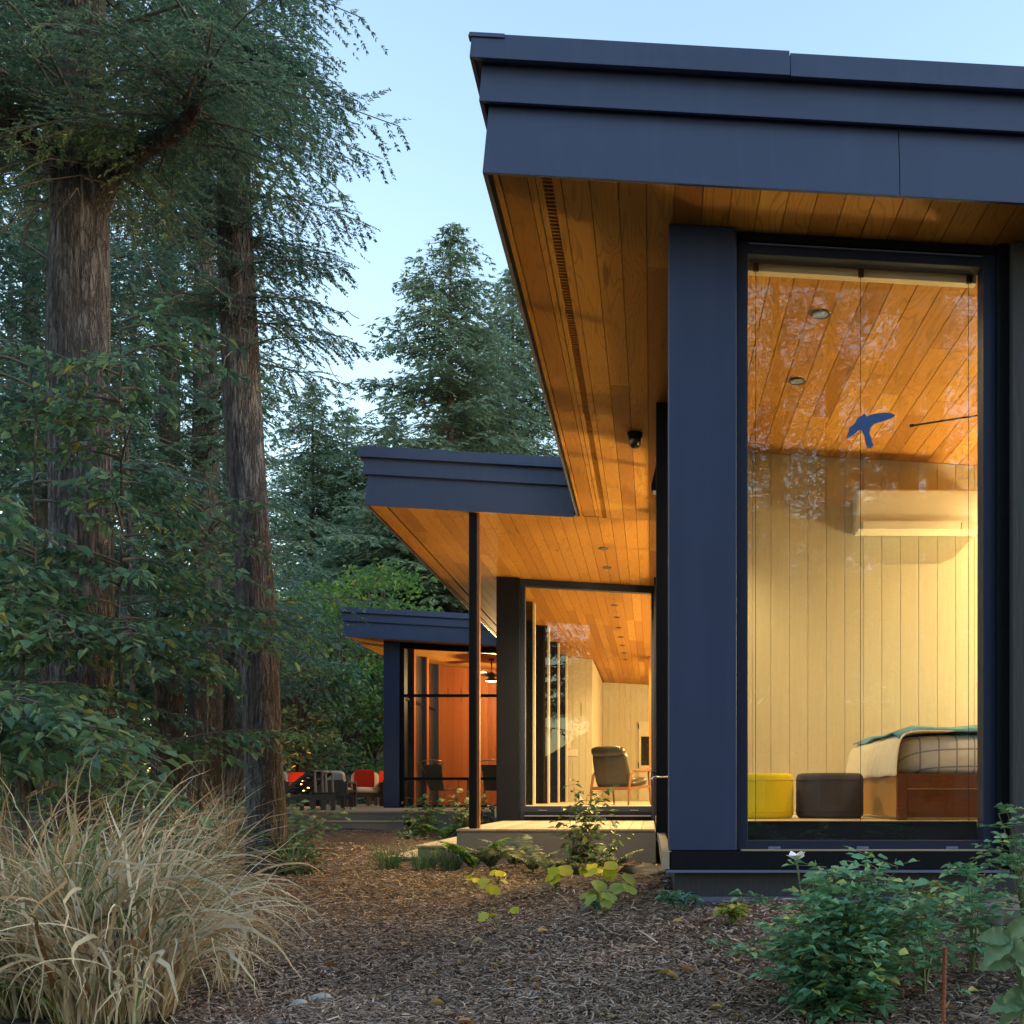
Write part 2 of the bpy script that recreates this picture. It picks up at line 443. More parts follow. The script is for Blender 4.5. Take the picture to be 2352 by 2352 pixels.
def unit(a): return a / np.maximum(np.linalg.norm(a, axis=-1, keepdims=True), 1e-9)
def perp(d, rs):
    r = rs.normal(size=d.shape); r -= d * (r * d).sum(-1, keepdims=True); return unit(r)
def diamonds(b, d, nn, L, W):
    """needle sprays: slim diamonds. b,d,nn (n,3), L,W (n,)"""
    s = unit(np.cross(d, nn)); L = L[:, None]; W = W[:, None]
    return np.stack([b, b + d * L * .45 + s * W * .5, b + d * L, b + d * L * .45 - s * W * .5], 1)
LEAF_F = [(0, 1, 2, 3), (0, 3, 4, 5)]
def leaves(b, d, nn, L, W, fold=.22, droop=.12, wide=.38):
    """ovate leaf folded on its midrib, 2 quads"""
    s = unit(np.cross(d, nn)); up = unit(np.cross(s, d)); L = L[:, None]; W = W[:, None]
    rr = np.random.default_rng(len(b)); fold = fold * rr.uniform(.2, 2.0, (len(b), 1)); droop = droop * rr.uniform(-.4, 2.6, (len(b), 1))
    r1 = b + d * L * wide + s * W * .5 + up * W * fold; r2 = b + d * L * .74 + s * W * .34 + up * (W * fold * .8 - L * droop * .5)
    l1 = b + d * L * wide - s * W * .5 + up * W * fold; l2 = b + d * L * .74 - s * W * .34 + up * (W * fold * .8 - L * droop * .5)
    return np.stack([b, r1, r2, b + d * L - up * L * droop, l2, l1], 1)

# ------------------------------------------------------------------ ground form
def sm(t):
    t = np.clip(t, 0, 1); return t * t * (3 - 2 * t)
def gh(x, y):
    x = np.asarray(x, float); y = np.asarray(y, float)
    z = -.47 + .15 * sm((y - 10) / 7)
    z = z + .19 * sm((x + 1.25) / 1.3) * sm((9.0 - y) / 3.2) * sm((y - 2.9) / 2.0)
    z = z + .09 * np.exp(-((x + .55) / .75) ** 2 - ((y - 6.6) / 1.3) ** 2)
    z = z + .025 * np.sin(x * 2.1 + 1.3 * np.sin(y * .9)) * np.sin(y * 1.7 + x * .6) + .012 * np.sin(x * 5.3 + y * 2) * np.sin(y * 4.1 - x)
    z = z - .28 * np.maximum(0, -7.2 - x) - .16 * np.maximum(0, y - 31) * sm((60 - x) / 30)
    z = z + .11 * np.maximum(0, -16 - y) * sm((x + 30) / 25)  # ground rises behind the camera, added to block the bright low sky
    return np.maximum(z, -6)
def ghf(x, y): return float(gh(x, y))

# ------------------------------------------------------------------ ground, lake, far shore
def build_ground():
    xs = np.unique(np.concatenate([np.linspace(-120, -14, 40), np.linspace(-14, -4, 60), np.linspace(-4, 4, 160), np.linspace(4, 12, 30), np.linspace(12, 90, 20)]))
    ys = np.unique(np.concatenate([np.linspace(-160, -20, 20), np.linspace(-20, 0, 16), np.linspace(0, 2, 12), np.linspace(2, 9, 180), np.linspace(9, 20, 110), np.linspace(20, 40, 40), np.linspace(40, 120, 20)]))
    Xg, Yg = np.meshgrid(xs, ys); Z = gh(Xg, Yg)
    rs = np.random.default_rng(3)
    near = (Yg < 14) & (np.abs(Xg) < 6)
    Z = Z + near * rs.normal(0, .006, Z.shape)
    V = np.stack([Xg, Yg, Z], -1).reshape(-1, 3)
    nx, ny = len(xs), len(ys)
    i = np.arange(nx * ny).reshape(ny, nx)
    F = np.stack([i[:-1, :-1], i[:-1, 1:], i[1:, 1:], i[1:, :-1]], -1).reshape(-1, 4)
    o = np_mesh('ground', V[None], [tuple(f) for f in F], 'mulch', smooth=True)
    tag(o, 'brown wood-chip mulch ground with a low mound by the house', kind='structure')
build_ground()
lk = MB(); lk.add([(-1500, -60, -2.3), (-9, -60, -2.3), (-9, 34, -2.3), (600, 34, -2.3), (600, 1500, -2.3), (-9, 1500, -2.3), (-1500, 1500, -2.3), (-1500, 34, -2.3)], [(0, 1, 2, 7), (7, 2, 5, 6), (2, 3, 4, 5)])
tag(lk.build('lake', 'lake_water'), 'pale lake glimpsed between the trees at the left', kind='structure')
hb = MB()
hx = np.linspace(-1300, 500, 90)
for k in range(len(hx) - 1):
    def hz(x): return 9 + 6 * math.sin(x * .011) + 3 * math.sin(x * .037 + 1)
    a, b = hx[k], hx[k + 1]
    hb.add([(a, 720, -3), (b, 720, -3), (b, 800, hz(b)), (a, 800, hz(a)), (b, 900, -3), (a, 900, -3)], [(0, 1, 2, 3), (3, 2, 4, 5)])
tag(hb.build('hills', 'hill_wood'), 'low wooded far shore across the lake', kind='structure')

# ------------------------------------------------------------------ the house
HB = (.1, 5.3, -.5)
house = thing('house', HB, 'dark blue metal-clad modern house with stepped flat roofs and lit cedar ceilings', 'house')
D1, D2, D3 = 5.28, 14.52, 21.9          # the three window fronts
rb = MB()
rb.box(-.77, 6.4, 4.96, 11.02, 3.237 + .03, 3.237 + .60, SL)
rb.box(-3.05, 6.4, 11.10, 28.2, 3.237 + .03, 3.237 + .60, SL)
rb.box(-6.45, -3.09, 21.6, 27.0, 3.237 + .03, 3.237 + .60, SL)
rb.box(-.855, 6.4, 4.873, 11.02, 3.237 + .512, 3.237 + .602, SL)
rb.box(-3.141, -.86, 10.999, 21.5, 3.237 + .512, 3.237 + .602, SL)
rb.box(-6.541, -3.15, 21.459, 27.0, 3.237 + .512, 3.237 + .602, SL)
roof = rb.build('roof', 'roof_sheet', house)
def fascia(X0, Y0, X1, Y1, seams=()):
    for dz0, dz1, o0, o1, nm in ((-.012, .34, 0, -.028, 'fascia_board'), (.322, .52, .014, 0, 'fascia_board'), (.498, .615, .052, .042, 'roof_cap')):
        t = .02
        cuts = [X0] + [c for b, c in seams if b == nm + str(dz0)] + [X1]
        for k in range(len(cuts) - 1):
            a, b = cuts[k], cuts[k + 1]
            first = k == 0
            mb = MB(); lift = .006 if (nm == 'roof_cap' and first and len(cuts) > 2) else 0
            vs = []
            for dz, of in ((dz0, o0), (dz1 + lift, o1)):
                xl = a - of if first else a + .002
                xr = b - .002
                zi = lambda x: soff(x) + dz
                vs += [(xl, Y0 - of - lift, zi(xl)), (xr, Y0 - of - lift, zi(xr)), (xr, Y0 - of + t, zi(xr)), (xl + (t if first else 0), Y0 - of + t, zi(xl))]
            mb.hexa(vs).build(nm, 'fascia_metal', roof, bevel=.002)
        mb = MB(); vs = []
        for dz, of in ((dz0, o0), (dz1, o1)):
            xl = X0 - of
            vs += [(xl, Y1, soff(xl) + dz), (xl, Y0 - of + .001, soff(xl) + dz), (xl + t, Y0 - of + t + .001, soff(xl) + dz), (xl + t, Y1, soff(xl) + dz)]
        mb.hexa(vs).build(nm, 'fascia_metal', roof, bevel=.002)
fascia(-.814, 4.915, 6.4, 11.04, [('fascia_board-0.012', (1698 - 1230) / 393), ('roof_cap0.498', (1490 - 1230) / 396)])
fascia(-3.1, 11.04, -.836, 21.5)
fascia(-6.5, 21.5, -3.13, 27.0)
# a short clip on the cap's corner
MB().hexa([(-.872, 4.858, soff(-.86) + .60), (-.70, 4.858, soff(-.70) + .60), (-.70, 4.9, soff(-.70) + .60), (-.872, 4.9, soff(-.86) + .60),
           (-.866, 4.866, soff(-.86) + .624), (-.70, 4.866, soff(-.70) + .624), (-.70, 4.9, soff(-.70) + .624), (-.866, 4.9, soff(-.86) + .624)]).build('cap_clip', 'fascia_metal', roof)

# ceilings and soffits: a backing, then every cedar board for itself
sb = MB()
sb.box(-.79, 6.3, 4.94, 11.04, 3.237 + .022, 3.237 + .028, SL)
sb.box(-3.08, 6.3, 11.05, 28.0, 3.237 + .022, 3.237 + .028, SL)
sb.box(-6.47, -3.085, 21.53, 26.9, 3.237 + .022, 3.237 + .028, SL)
soffit = sb.build('soffit', 'soffit_wood', house)
ub = MB().box(-.5, .5, -.5, .5, -.5, .5)
unit_me = bpy.data.meshes.new('plank'); unit_me.from_pydata(ub.v, [], ub.f); unit_me.materials.append(M['soffit_wood'])
TILT = math.atan(SL)
def plank(x0, x1, y0, y1, name='plank', th=.016, dz=.010, par=None):
    o = bpy.data.objects.new(name, unit_me); COL.objects.link(o); o.parent = par or soffit
    xc = (x0 + x1) / 2
    o.location = Vector((xc, (y0 + y1) / 2, soff(xc) + dz)) - WL[house]
    o.rotation_euler = (0, TILT, 0); o.scale = (x1 - x0, y1 - y0, th)
    return o
rp = random.Random(5)
def row(x0, x1, y0, y1, lens=(1.6, 3.4), first=None):
    y = y0; g = .0022
    L = first if first else rp.uniform(.5, lens[1])
    while y < y1 - .01:
        e = min(y + L, y1)
        if y1 - e < .45: e = y1
        plank(x0 + .0022, x1 - .0022, y + .0011, e - .0011)
        y = e; L = rp.uniform(*lens)
PW = .1385; JX = -.026
def rows(xa, xb, y0, y1f, lens=(1.6, 3.4)):
    k = math.ceil((xa - JX) / PW - 1e-6)
    if JX + k * PW - xa > .02: row(xa, JX + k * PW, y0, y1f(xa), lens)
    while JX + k * PW < xb - .02:
        a = JX + k * PW; row(a, min(a + PW, xb), y0, y1f(a), lens); k += 1
rows(-.441, .112, 4.937, lambda x: 11.045, (1.7, 3.2))
rows(.112, 3.25, 4.937, lambda x: 8.70, (1.3, 2.8))
rows(-2.86, .112, 11.047, lambda x: 22.9 if x < -1.3 else 27.7, (2.2, 4.2))
rows(-6.25, -3.11, 21.53, lambda x: 26.1, (2.0, 3.6))
def strip(x0, x1, y0, y1, mt, dz0, dz1, name='soffit_trim'):
    MB().box(x0, x1, y0, y1, 3.237 + dz0, 3.237 + dz1, SL).build(name, mt, soffit)
for (X0, ya, yb) in ((-.814, 4.937, 11.03), (-3.1, 11.047, 21.49), (-6.5, 21.53, 26.9)):
    strip(X0 + .022, X0 + .040, ya, yb, 'black_frame', -.004, .018)
    strip(X0 + .044, X0 + .070, ya, yb, 'soffit_wood', -.004, .018)
    strip(X0 + .078, X0 + .206, ya, yb, 'soffit_wood', .004, .018)
    if X0 > -1:
        strip(X0 + .210, X0 + .246, ya, yb, 'soffit_wood', .003, .018)
        strip(X0 + .250, X0 + .280, ya, yb, 'soffit_wood', 0, .018)
        strip(X0 + .328, X0 + .371, ya, yb, 'soffit_wood', 0, .018)
        vb = MB(); y = ya
        while y < 11.0:
            vb.box(X0 + .281, X0 + .327, y, y + .011, 3.237 + .004, 3.237 + .016, SL); y += .034
        vg = vb.build('vent_grille', 'soffit_wood', soffit); tag(vg, kind='stuff')
        strip(X0 + .281, X0 + .327, ya, yb, 'dark_slot', .0185, .0205, 'vent_slot')
    else:
        strip(X0 + .212, X0 + .238, ya, yb, 'dark_slot', .012, .018, 'vent_slot')

def col(x0, x1, y0, y1, z0, mt='panel_paint', name='column', bevel=.004, z1=None):
    return MB().box(x0, x1, y0, y1, z0, 3.237 - .004 if z1 is None else z1, 0, SL if z1 is None else 0).build(name, mt, house, bevel=bevel)
# ---- near wing: corner column, side columns
col(.087, .437, D1, 5.60, -.004)
col(.032, .30, 7.70, 8.06, -.004, 'black_frame')
col(.045, .30, 10.55, 10.85, -.004, 'black_frame')
col(.03, .30, 13.9, 14.45, -.09, 'black_frame')
# side wall: hall glazing added to let lamp light reach the soffit
for ya, yb in ((8.06, 10.55), (10.85, 13.9)):
    sf = MB().box(.14, .22, ya, yb, -.09, .11).box(.14, .22, ya, yb, 3.08, 3.22).box(.14, .22, (ya + yb) / 2 - .03, (ya + yb) / 2 + .03, .11, 3.08).build('window_frame', 'black_frame', house)
    MB().box(.175, .183, ya, yb, .11, 3.08).build('window_pane', 'glass', sf)
MB().box(.10, .22, 8.70, 8.86, -.09, 3.22).build('side_wall', 'rough_siding', house)
MB().box(.22, 4.6, 8.87, 14.44, -.05, .11).build('added_hall_floor', 'floor_wood', house)  # unseen hall, made up to hold the lamps that light the soffit
MB().box(4.4, 4.55, 8.87, 14.44, .0, 3.233, 0, SL).build('added_hall_wall', 'cream_paint', house)
sw = MB().box(.16, .22, 5.60, 7.70, .0, .11).box(.16, .22, 5.60, 7.70, 3.08, 3.22).box(.16, .22, 6.6, 6.66, .11, 3.08).build('window_frame', 'black_frame', house)
MB().box(.185, .193, 5.60, 6.6, .11, 3.08).box(.185, .193, 6.66, 7.70, .11, 3.08).build('window_pane', 'glass', sw)
MB().box(.05, .10, 5.262, 14.4, -.10, -.006).build('side_sill', 'beige_sill', house, bevel=.003)
MB().box(.12, .2, 5.34, 14.4, -.75, -.10).build('base_wall', 'rough_siding', house)

# ---- near window
win = MB()
win.box(.437, .50, 5.33, 5.43, -.004, 3.235, 0, SL)                  # left jamb
win.box(1.725, 1.79, 5.33, 5.43, -.004, 3.235, 0, SL)                # right jamb
win.box(.50, 1.725, 5.33, 5.43, -.004, .045)                         # bottom rail
win.box(.50, 1.725, 5.335, 5.43, 3.237 - .106, 3.237 - .004, SL)     # head
wn = win.build('window', 'frame_blue', house, bevel=.003)
MB().box(.50, 1.725, 5.372, 5.380, .045, 3.237 - .106, 0, SL).build('pane', 'glass', wn)
MB().box(.50, 1.725, 5.43, 5.50, .0, .142).build('threshold', 'black_frame', wn)
MB().box(.505, 1.72, 5.322, 5.332, 3.237 - .060, 3.237 - .054, SL).build('head_track', 'drip_metal', wn)
MB().box(.45, 1.78, 5.315, 5.333, 3.237 - .045, 3.237 - .006, SL).build('head_frame', 'black_frame', wn)
for x in (1463, 1631, 1801):
    X = (x - 1230) / 366
    MB().box(X - .031, X + .031, 5.318, 5.331, -.001, .014).build('weep_cap', 'drip_metal', wn, bevel=.003)
MB().box(.46, 1.80, 5.262, 5.332, -.006, .0).build('sill_ledge', 'beige_sill', house)
MB().box(.087, 1.80, 5.262, 5.40, -.10, -.008).build('sill_flashing', 'black_frame', house, bevel=.003)
MB().box(.075, 1.83, 5.235, 5.40, -.115, -.103).build('drip_edge', 'drip_metal', house)
MB().box(.125, 6.3, 5.30, 5.42, -.75, -.116).build('base_wall', 'rough_siding', house)
MB().box(.11, 6.3, 5.285, 5.302, -.275, -.245).build('base_flashing', 'drip_metal', house)
MB().box(1.79, 1.85, 5.30, 5.45, -.10, 3.233, 0, SL).build('corner_trim', 'black_frame', house)
ms = MB()
for k in range(380):
    z = -.08 + k * .0085; ms.box(1.803, 1.842, 5.296, 5.3005, z, z + .0045)
tag(ms.build('insect_mesh', 'black_frame', house), kind='stuff')
for k in range(16):
    x = 1.852 + k * .282
    MB().box(x, x + .276, 5.255, 5.30, -.10, 3.231, 0, SL).build('siding_board', 'rough_siding', house, bevel=.004)
MB().box(1.85, 6.3, 5.30, 5.45, -.10, 3.233, 0, SL).build('front_wall', 'dark_wall', house)

# ---- bedroom shell
bw = MB().box(.22, 5.3, 8.715, 8.86, .0, 3.233, 0, SL).build('bedroom_back_wall', 'cream_paint', house)
x = .225
while x < 3.4:
    MB().box(x + .0015, x + .1555, 8.70, 8.7155, .11, 3.236, 0, SL).build('wall_board', 'cream_board', bw, bevel=.003); x += .157
MB().box(5.2, 5.35, 5.45, 8.86, .0, 3.233, 0, SL).build('bedroom_side_wall', 'cream_paint', house)
MB().box(3.4, 5.2, 8.70, 8.7155, .11, 3.2, 0, SL).build('wall_or_pane_cover', 'cream_paint', bw)
MB().box(.22, 5.3, 5.505, 8.72, -.05, .11).build('bedroom_floor', 'floor_wood', house)

# ---- living wing
LF = .112
col(-2.195, -1.87, 14.45, 14.80, -.088, 'black_frame')
w2 = MB()
w2.box(-1.87, -1.80, 14.53, 14.65, -.088, 3.233, 0, SL)
w2.box(-.01, .06, 14.53, 14.65, -.088, 3.233, 0, SL)
w2.box(-1.80, -.01, 14.53, 14.65, .03, .114)
w2.box(-1.80, -.01, 14.53, 14.65, 3.237 - .10, 3.237 - .004, SL)
w2o = w2.build('window', 'frame_blue', house, bevel=.003)
MB().box(-1.80, -.01, 14.585, 14.593, .114, 3.237 - .10, 0, SL).build('pane', 'glass', w2o)
MB().box(-1.80, -.01, 14.50, 14.66, -.088, .03).build('threshold', 'black_frame', w2o)
MB().box(-1.80, -.01, 14.47, 14.501, -.03, -.015).build('drip_edge', 'drip_metal', w2o)
for X in (-1.55, -.75, -.25):
    MB().box(X - .06, X + .06, 14.515, 14.531, .05, .062).build('weep_cap', 'drip_metal', w2o)
MB().box(-2.25, 5.2, 14.66, 27.7, -.05, LF).build('living_floor', 'floor_wood', house)
MB().box(.10, 5.3, 14.45, 14.6, 0, 3.233, 0, SL).build('living_front_wall', 'cream_paint', house)
MB().box(4.6, 4.75, 14.6, 27.8, 0, 3.233, 0, SL).build('living_side_wall', 'cream_paint', house)
ew = MB().box(-2.1, -1.33, 22.93, 23.05, LF, 3.233, 0, SL).box(-1.42, -1.33, 23.05, 27.7, LF, 3.233, 0, SL).build('end_wall', 'cream_paint', house)
for k in range(5):
    x = -2.08 + k * .15
    MB().box(x + .002, x + .148, 22.915, 22.931, LF, 3.236, 0, SL).build('wall_board', 'cream_board', ew, bevel=.003)
fw = MB().box(-1.42, 4.7, 27.72, 27.85, LF, 3.233, 0, SL).build('far_wall', 'cream_paint', house)
for k in range(10):
    x = -1.325 + k * .15
    MB().box(x + .002, x + .148, 27.705, 27.721, LF, 3.236, 0, SL).build('wall_board', 'cream_board', fw, bevel=.003)
dr = MB().box(-.36, .05, 27.66, 27.70, LF, 2.25).build('door', 'cream_paint', house, bevel=.004)
MB().box(-.30, -.03, 27.648, 27.661, 1.05, 1.85).build('door_glass', 'glass', dr)
MB().box(-.29, -.04, 27.655, 27.6595, 1.06, 1.84).build('door_screen', 'dark_slot', dr)
for z in (1.0, 2.05): MB().box(-.372, -.35, 27.645, 27.66, z, z + .14).build('hinge', 'black_frame', dr)
MB().box(-.06, .02, 22.0, 22.4, LF, 3.233, 0, SL).build('wood_pier', 'soffit_wood', house)
for yc in (16.3, 18.6, 20.6, 22.5):
    c_ = col(-2.14, -1.90, yc, yc + .16, LF, 'black_frame', bevel=.003)
    MB().box(-1.899, -1.865, yc + .02, yc + .14, LF, 3.23, 0, SL).build('cream_jamb', 'cream_paint', c_)
    MB().box(-2.20, -2.14, yc + .9, yc + 1.0, LF, 3.23, 0, SL).build('window_frame', 'black_frame', c_)
MB().box(-2.185, -2.177, 14.8, 22.9, LF + .1, 3.2, 0, SL).build('window_pane', 'glass', house)
for yc in (16.3, 18.6, 20.6):  # dark sheets over the side glass, standing in for its dark reflection
    MB().box(-2.172, -2.145, yc + .17, yc + 1.75, LF, 3.23, 0, SL).build('wall_or_pane_cover', 'dark_wall', house)
MB().box(-2.172, -2.145, 15.0, 16.29, LF, 3.23, 0, SL).build('wall_or_pane_cover', 'dark_wall', house)  # one more dark sheet in place of dark-looking glass
MB().box(-2.21, -2.15, 14.8, 22.9, -.05, LF + .1).box(-2.21, -2.15, 14.8, 22.9, 3.20, 3.30).build('window_frame', 'black_frame', house)
MB().box(-2.22, -2.1, 23.0, 27.8, -.3, 3.233, 0, SL).build('cross_wall', 'dark_wall', house)

# ---- porch
col(-5.74, -5.40, D3, D3 + .3, -.008)
pf = MB()
pf.box(-5.40, -5.31, D3 + .05, D3 + .15, -.008, 3.233, 0, SL)
pf.box(-5.31, -2.25, D3 + .05, D3 + .15, 3.237 - .13, 3.237 - .004, SL)
pf.box(-5.31, -2.25, D3 + .06, D3 + .14, -.008, .05)
for z in (2.37, .585): pf.box(-5.31, -2.25, D3 + .07, D3 + .13, z, z + .06)
pf.box(-2.33, -2.25, D3 + .05, D3 + .15, -.008, 3.233, 0, SL)
pfo = pf.build('screen_frame', 'black_frame', house)
MB().box(-5.31, -2.33, D3 + .098, D3 + .102, .05, 3.237 - .13, 0, SL).build('insect_screen', 'screen_mesh', pfo)
MB().box(-5.6, -2.2, D3 + .05, 26.1, -.05, .004).build('porch_floor', 'deck_wood', house)
pb = MB().box(-5.6, -2.2, 26.12, 26.25, 0, 3.233, 0, SL).build('porch_back_wall', 'cedar_red', house)
x = -5.55
while x < -2.25:
    MB().box(x + .001, x + .104, 26.10, 26.121, 0, 3.236, 0, SL).build('cedar_board', 'cedar_red', pb, bevel=.002); x += .105
MB().box(-2.26, -2.22, D3 + .2, 26.1, 0, 3.233, 0, SL).build('porch_side_wall', 'cedar_red', house)
for yc in (22.95, 24.3, 25.7):
    col(-5.56, -5.36, yc, yc + .18, .0, 'frame_blue', bevel=.003)
    MB().box(-5.355, -5.33, yc + .02, yc + .16, 0, 3.23, 0, SL).build('cedar_jamb', 'cedar_red', house)
MB().box(-5.5, -5.42, D3 + .3, 26.1, 2.37, 2.43).box(-5.5, -5.42, D3 + .3, 26.1, .585, .645).build('screen_rail', 'black_frame', house)
MB().box(-5.464, -5.46, D3 + .3, 26.1, .05, 3.2, 0, SL).build('insect_screen', 'screen_mesh', house)

# ---- post carrying the deep overhang
pt = MB().box(-1.99, -1.905, 11.12, 11.22, -.088, 3.237 - .002, 0, SL).build('post', 'black_frame', house, bevel=.012)
MB().box(-1.903, -1.875, 11.14, 11.20, -.088, 3.237 - .003, 0, SL).build('post_edge', 'walnut', pt)

# ------------------------------------------------------------------ decks
deck = thing('terrace_deck', (-1, 11.0, -.45), 'low grey plank terrace deck with two side steps under the overhang', 'deck')
MB().box(-2.10, .04, 11.02, 14.47, -.75, -.115).build('deck_base', 'deck_fascia', deck)
for k in range(15):
    x = -2.10 + k * .142
    MB().box(x + .002, x + .140, 10.985, 14.47, -.114, -.09).build('deck_board', 'deck_wood', deck, bevel=.003)
MB().box(-2.09, .04, 11.0, 11.019, -.75, -.115).build('deck_riser', 'deck_fascia', deck)
for (xa, xb, ya, z) in ((-2.54, -2.102, 11.0, -.265), (-2.98, -2.542, 11.35, -.41)):
    MB().box(xa + .02, xb, ya + .02, 13.8, -.8, z - .025).build('step_base', 'deck_fascia', deck)
    for k in range(3):
        x = xa + k * .146
        MB().box(x + .002, min(x + .144, xb), ya, 13.8, z - .024, z).build('step_board', 'deck_wood', deck, bevel=.003)
fdeck = thing('lakeside_deck', (-6, 17.7, -.35), 'wide grey lakeside deck with one long step, carrying the outdoor furniture', 'deck')
MB().box(-11.5, -2.23, 17.68, D3 + .0, -1.2, -.036).box(-11.5, -5.76, D3 + .0, 30, -1.2, -.036).build('deck_base', 'deck_fascia', fdeck)
for k in range(30):
    y = 17.65 + k * .142
    MB().box(-11.5, -2.23, y + .002, y + .140, -.035, -.01).build('deck_board', 'deck_wood', fdeck)
MB().box(-11.5, -5.76, 21.92, 30, -.035, -.01).build('deck_floor', 'deck_wood', fdeck)
MB().box(-11.5, -4.2, 17.30, 17.67, -.8, -.19).build('step_base', 'deck_fascia', fdeck)
MB().box(-11.5, -4.18, 17.27, 17.67, -.188, -.165).build('step_board', 'deck_wood', fdeck)

# ------------------------------------------------------------------ lamps
def lamp(parent, typ, loc, power, color=WARM, **kw):
    d = bpy.data.lights.new(parent.name + '_light', typ); d.energy = power; d.color = color
    for k, v in kw.items(): setattr(d, k, v)
    o = bpy.data.objects.new(parent.name + '_light', d); COL.objects.link(o)
    o.parent = parent; o.location = Vector(loc) - WL[parent]
    return o
def downlight(X, Y, label, group, power=0, spot=150, r=.06):
    z = soff(X)
    t = thing('downlight', (X, Y, z), label, 'downlight', group)
    MB().lathe((X, Y, z), [(r * .72, .0), (r * .72, -.004), (r * .96, -.006), (r, -.003), (r, .001)], 24).build('trim_ring', 'dark_bronze', t, smooth=True)
    MB().lathe((X, Y, z - .0045), [(r * .70, -.0005), (r * .4, -.0030)], 20).build('lens', 'lamp_lens', t, smooth=True)
    if power:
        lamp(t, 'SPOT', (X, Y, z - .012), power, spot_size=R(spot), spot_blend=.9, shadow_soft_size=.004)
    return t
P_BED, P_LIV, P_SOF = 42, 84, 250
downlight(1.02, 6.17, 'recessed downlight in the bedroom ceiling nearer the big window', 'bedroom downlights', P_BED * .7)
downlight(1.02, 7.17, 'recessed downlight in the bedroom ceiling nearer the pale board wall', 'bedroom downlights', P_BED * .4)
for (X, Y) in ((3.25, 8.05),): downlight(X, Y, 'recessed downlight close to the board wall beside the air conditioner', 'bedroom downlights', P_BED * 1.6)
downlight(3.0, 6.4, 'recessed downlight over the bed inside the bedroom', 'bedroom downlights', P_BED)
for i, y in enumerate((12.45, 13.5)):
    downlight(-.59, y, ('recessed downlight in the outdoor ceiling nearer the roof edge', 'recessed downlight in the outdoor ceiling just outside the living room glass')[i], 'soffit downlights', P_SOF)
for i in range(8):
    downlight(-.59, 15.1 + 1.09 * i, ('first', 'second', 'third', 'fourth', 'fifth', 'sixth', 'seventh', 'last')[i] + ' downlight from the glass in the living room ceiling line', 'living room downlights', P_LIV if i % 2 == 0 else 0)
for (X, Y) in ((2.2, 16.5), (2.2, 20.0), (2.2, 24.0)):  # out-of-view pendants, added to brighten the living room ceiling
    t = thing('added_pendant_lamp', (X, Y, 2.2), 'added unseen globe pendant lamp in the living room, ' + ('nearest the glass' if Y < 17 else 'middle one' if Y < 21 else 'farthest from the glass'), 'lamp', 'added living room pendants')
    MB().tube([(X, Y, soff(X)), (X, Y, 2.35)], .006, 6).build('cord', 'black_frame', t)
    MB().pillow((X, Y, 2.2), .3, .3, .3, 2).build('globe', 'lamp_lens', t, smooth=True)
    lamp(t, 'POINT', (X, Y, 2.0), 155, shadow_soft_size=.15)
for Y in (9.9, 12.4):  # out-of-view hall lamps, added to throw light onto the soffit
    t = thing('added_floor_lamp', (1.9, Y, .11), 'added unseen floor lamp in the made-up glazed hall behind the bedroom, ' + ('nearer the bedroom' if Y < 11 else 'nearer the terrace'), 'lamp', 'added hall floor lamps')
    MB().lathe((1.9, Y, .11), [(.14, 0), (.14, .02), (.012, .03), (.012, 1.2), (.02, 1.21)], 16).build('stand', 'dark_bronze', t, smooth=True)
    MB().lathe((1.9, Y, 1.2), [(.2, 0), (.16, .28), (.158, .28), (.196, .003)], 24).build('lamp_shade', 'quilt', t, smooth=True)
    lamp(t, 'POINT', (1.9, Y, 1.55), 165, shadow_soft_size=.2)
# unseen bedside lamp, added to brighten the bedroom ceiling
t = thing('added_table_lamp', (4.4, 8.3, .11), 'added unseen bedside lamp on a tall stand at the head of the bed', 'lamp')
MB().lathe((4.4, 8.3, .11), [(.13, 0), (.13, .02), (.015, .03), (.015, 1.0), (.02, 1.01)], 16).build('stand', 'dark_bronze', t, smooth=True)
MB().lathe((4.4, 8.3, 1.0), [(.19, 0), (.13, .25), (.128, .25), (.186, .003)], 24).build('lamp_shade', 'quilt', t, smooth=True)
lamp(t, 'POINT', (4.4, 8.3, 1.42), 205, shadow_soft_size=.2)

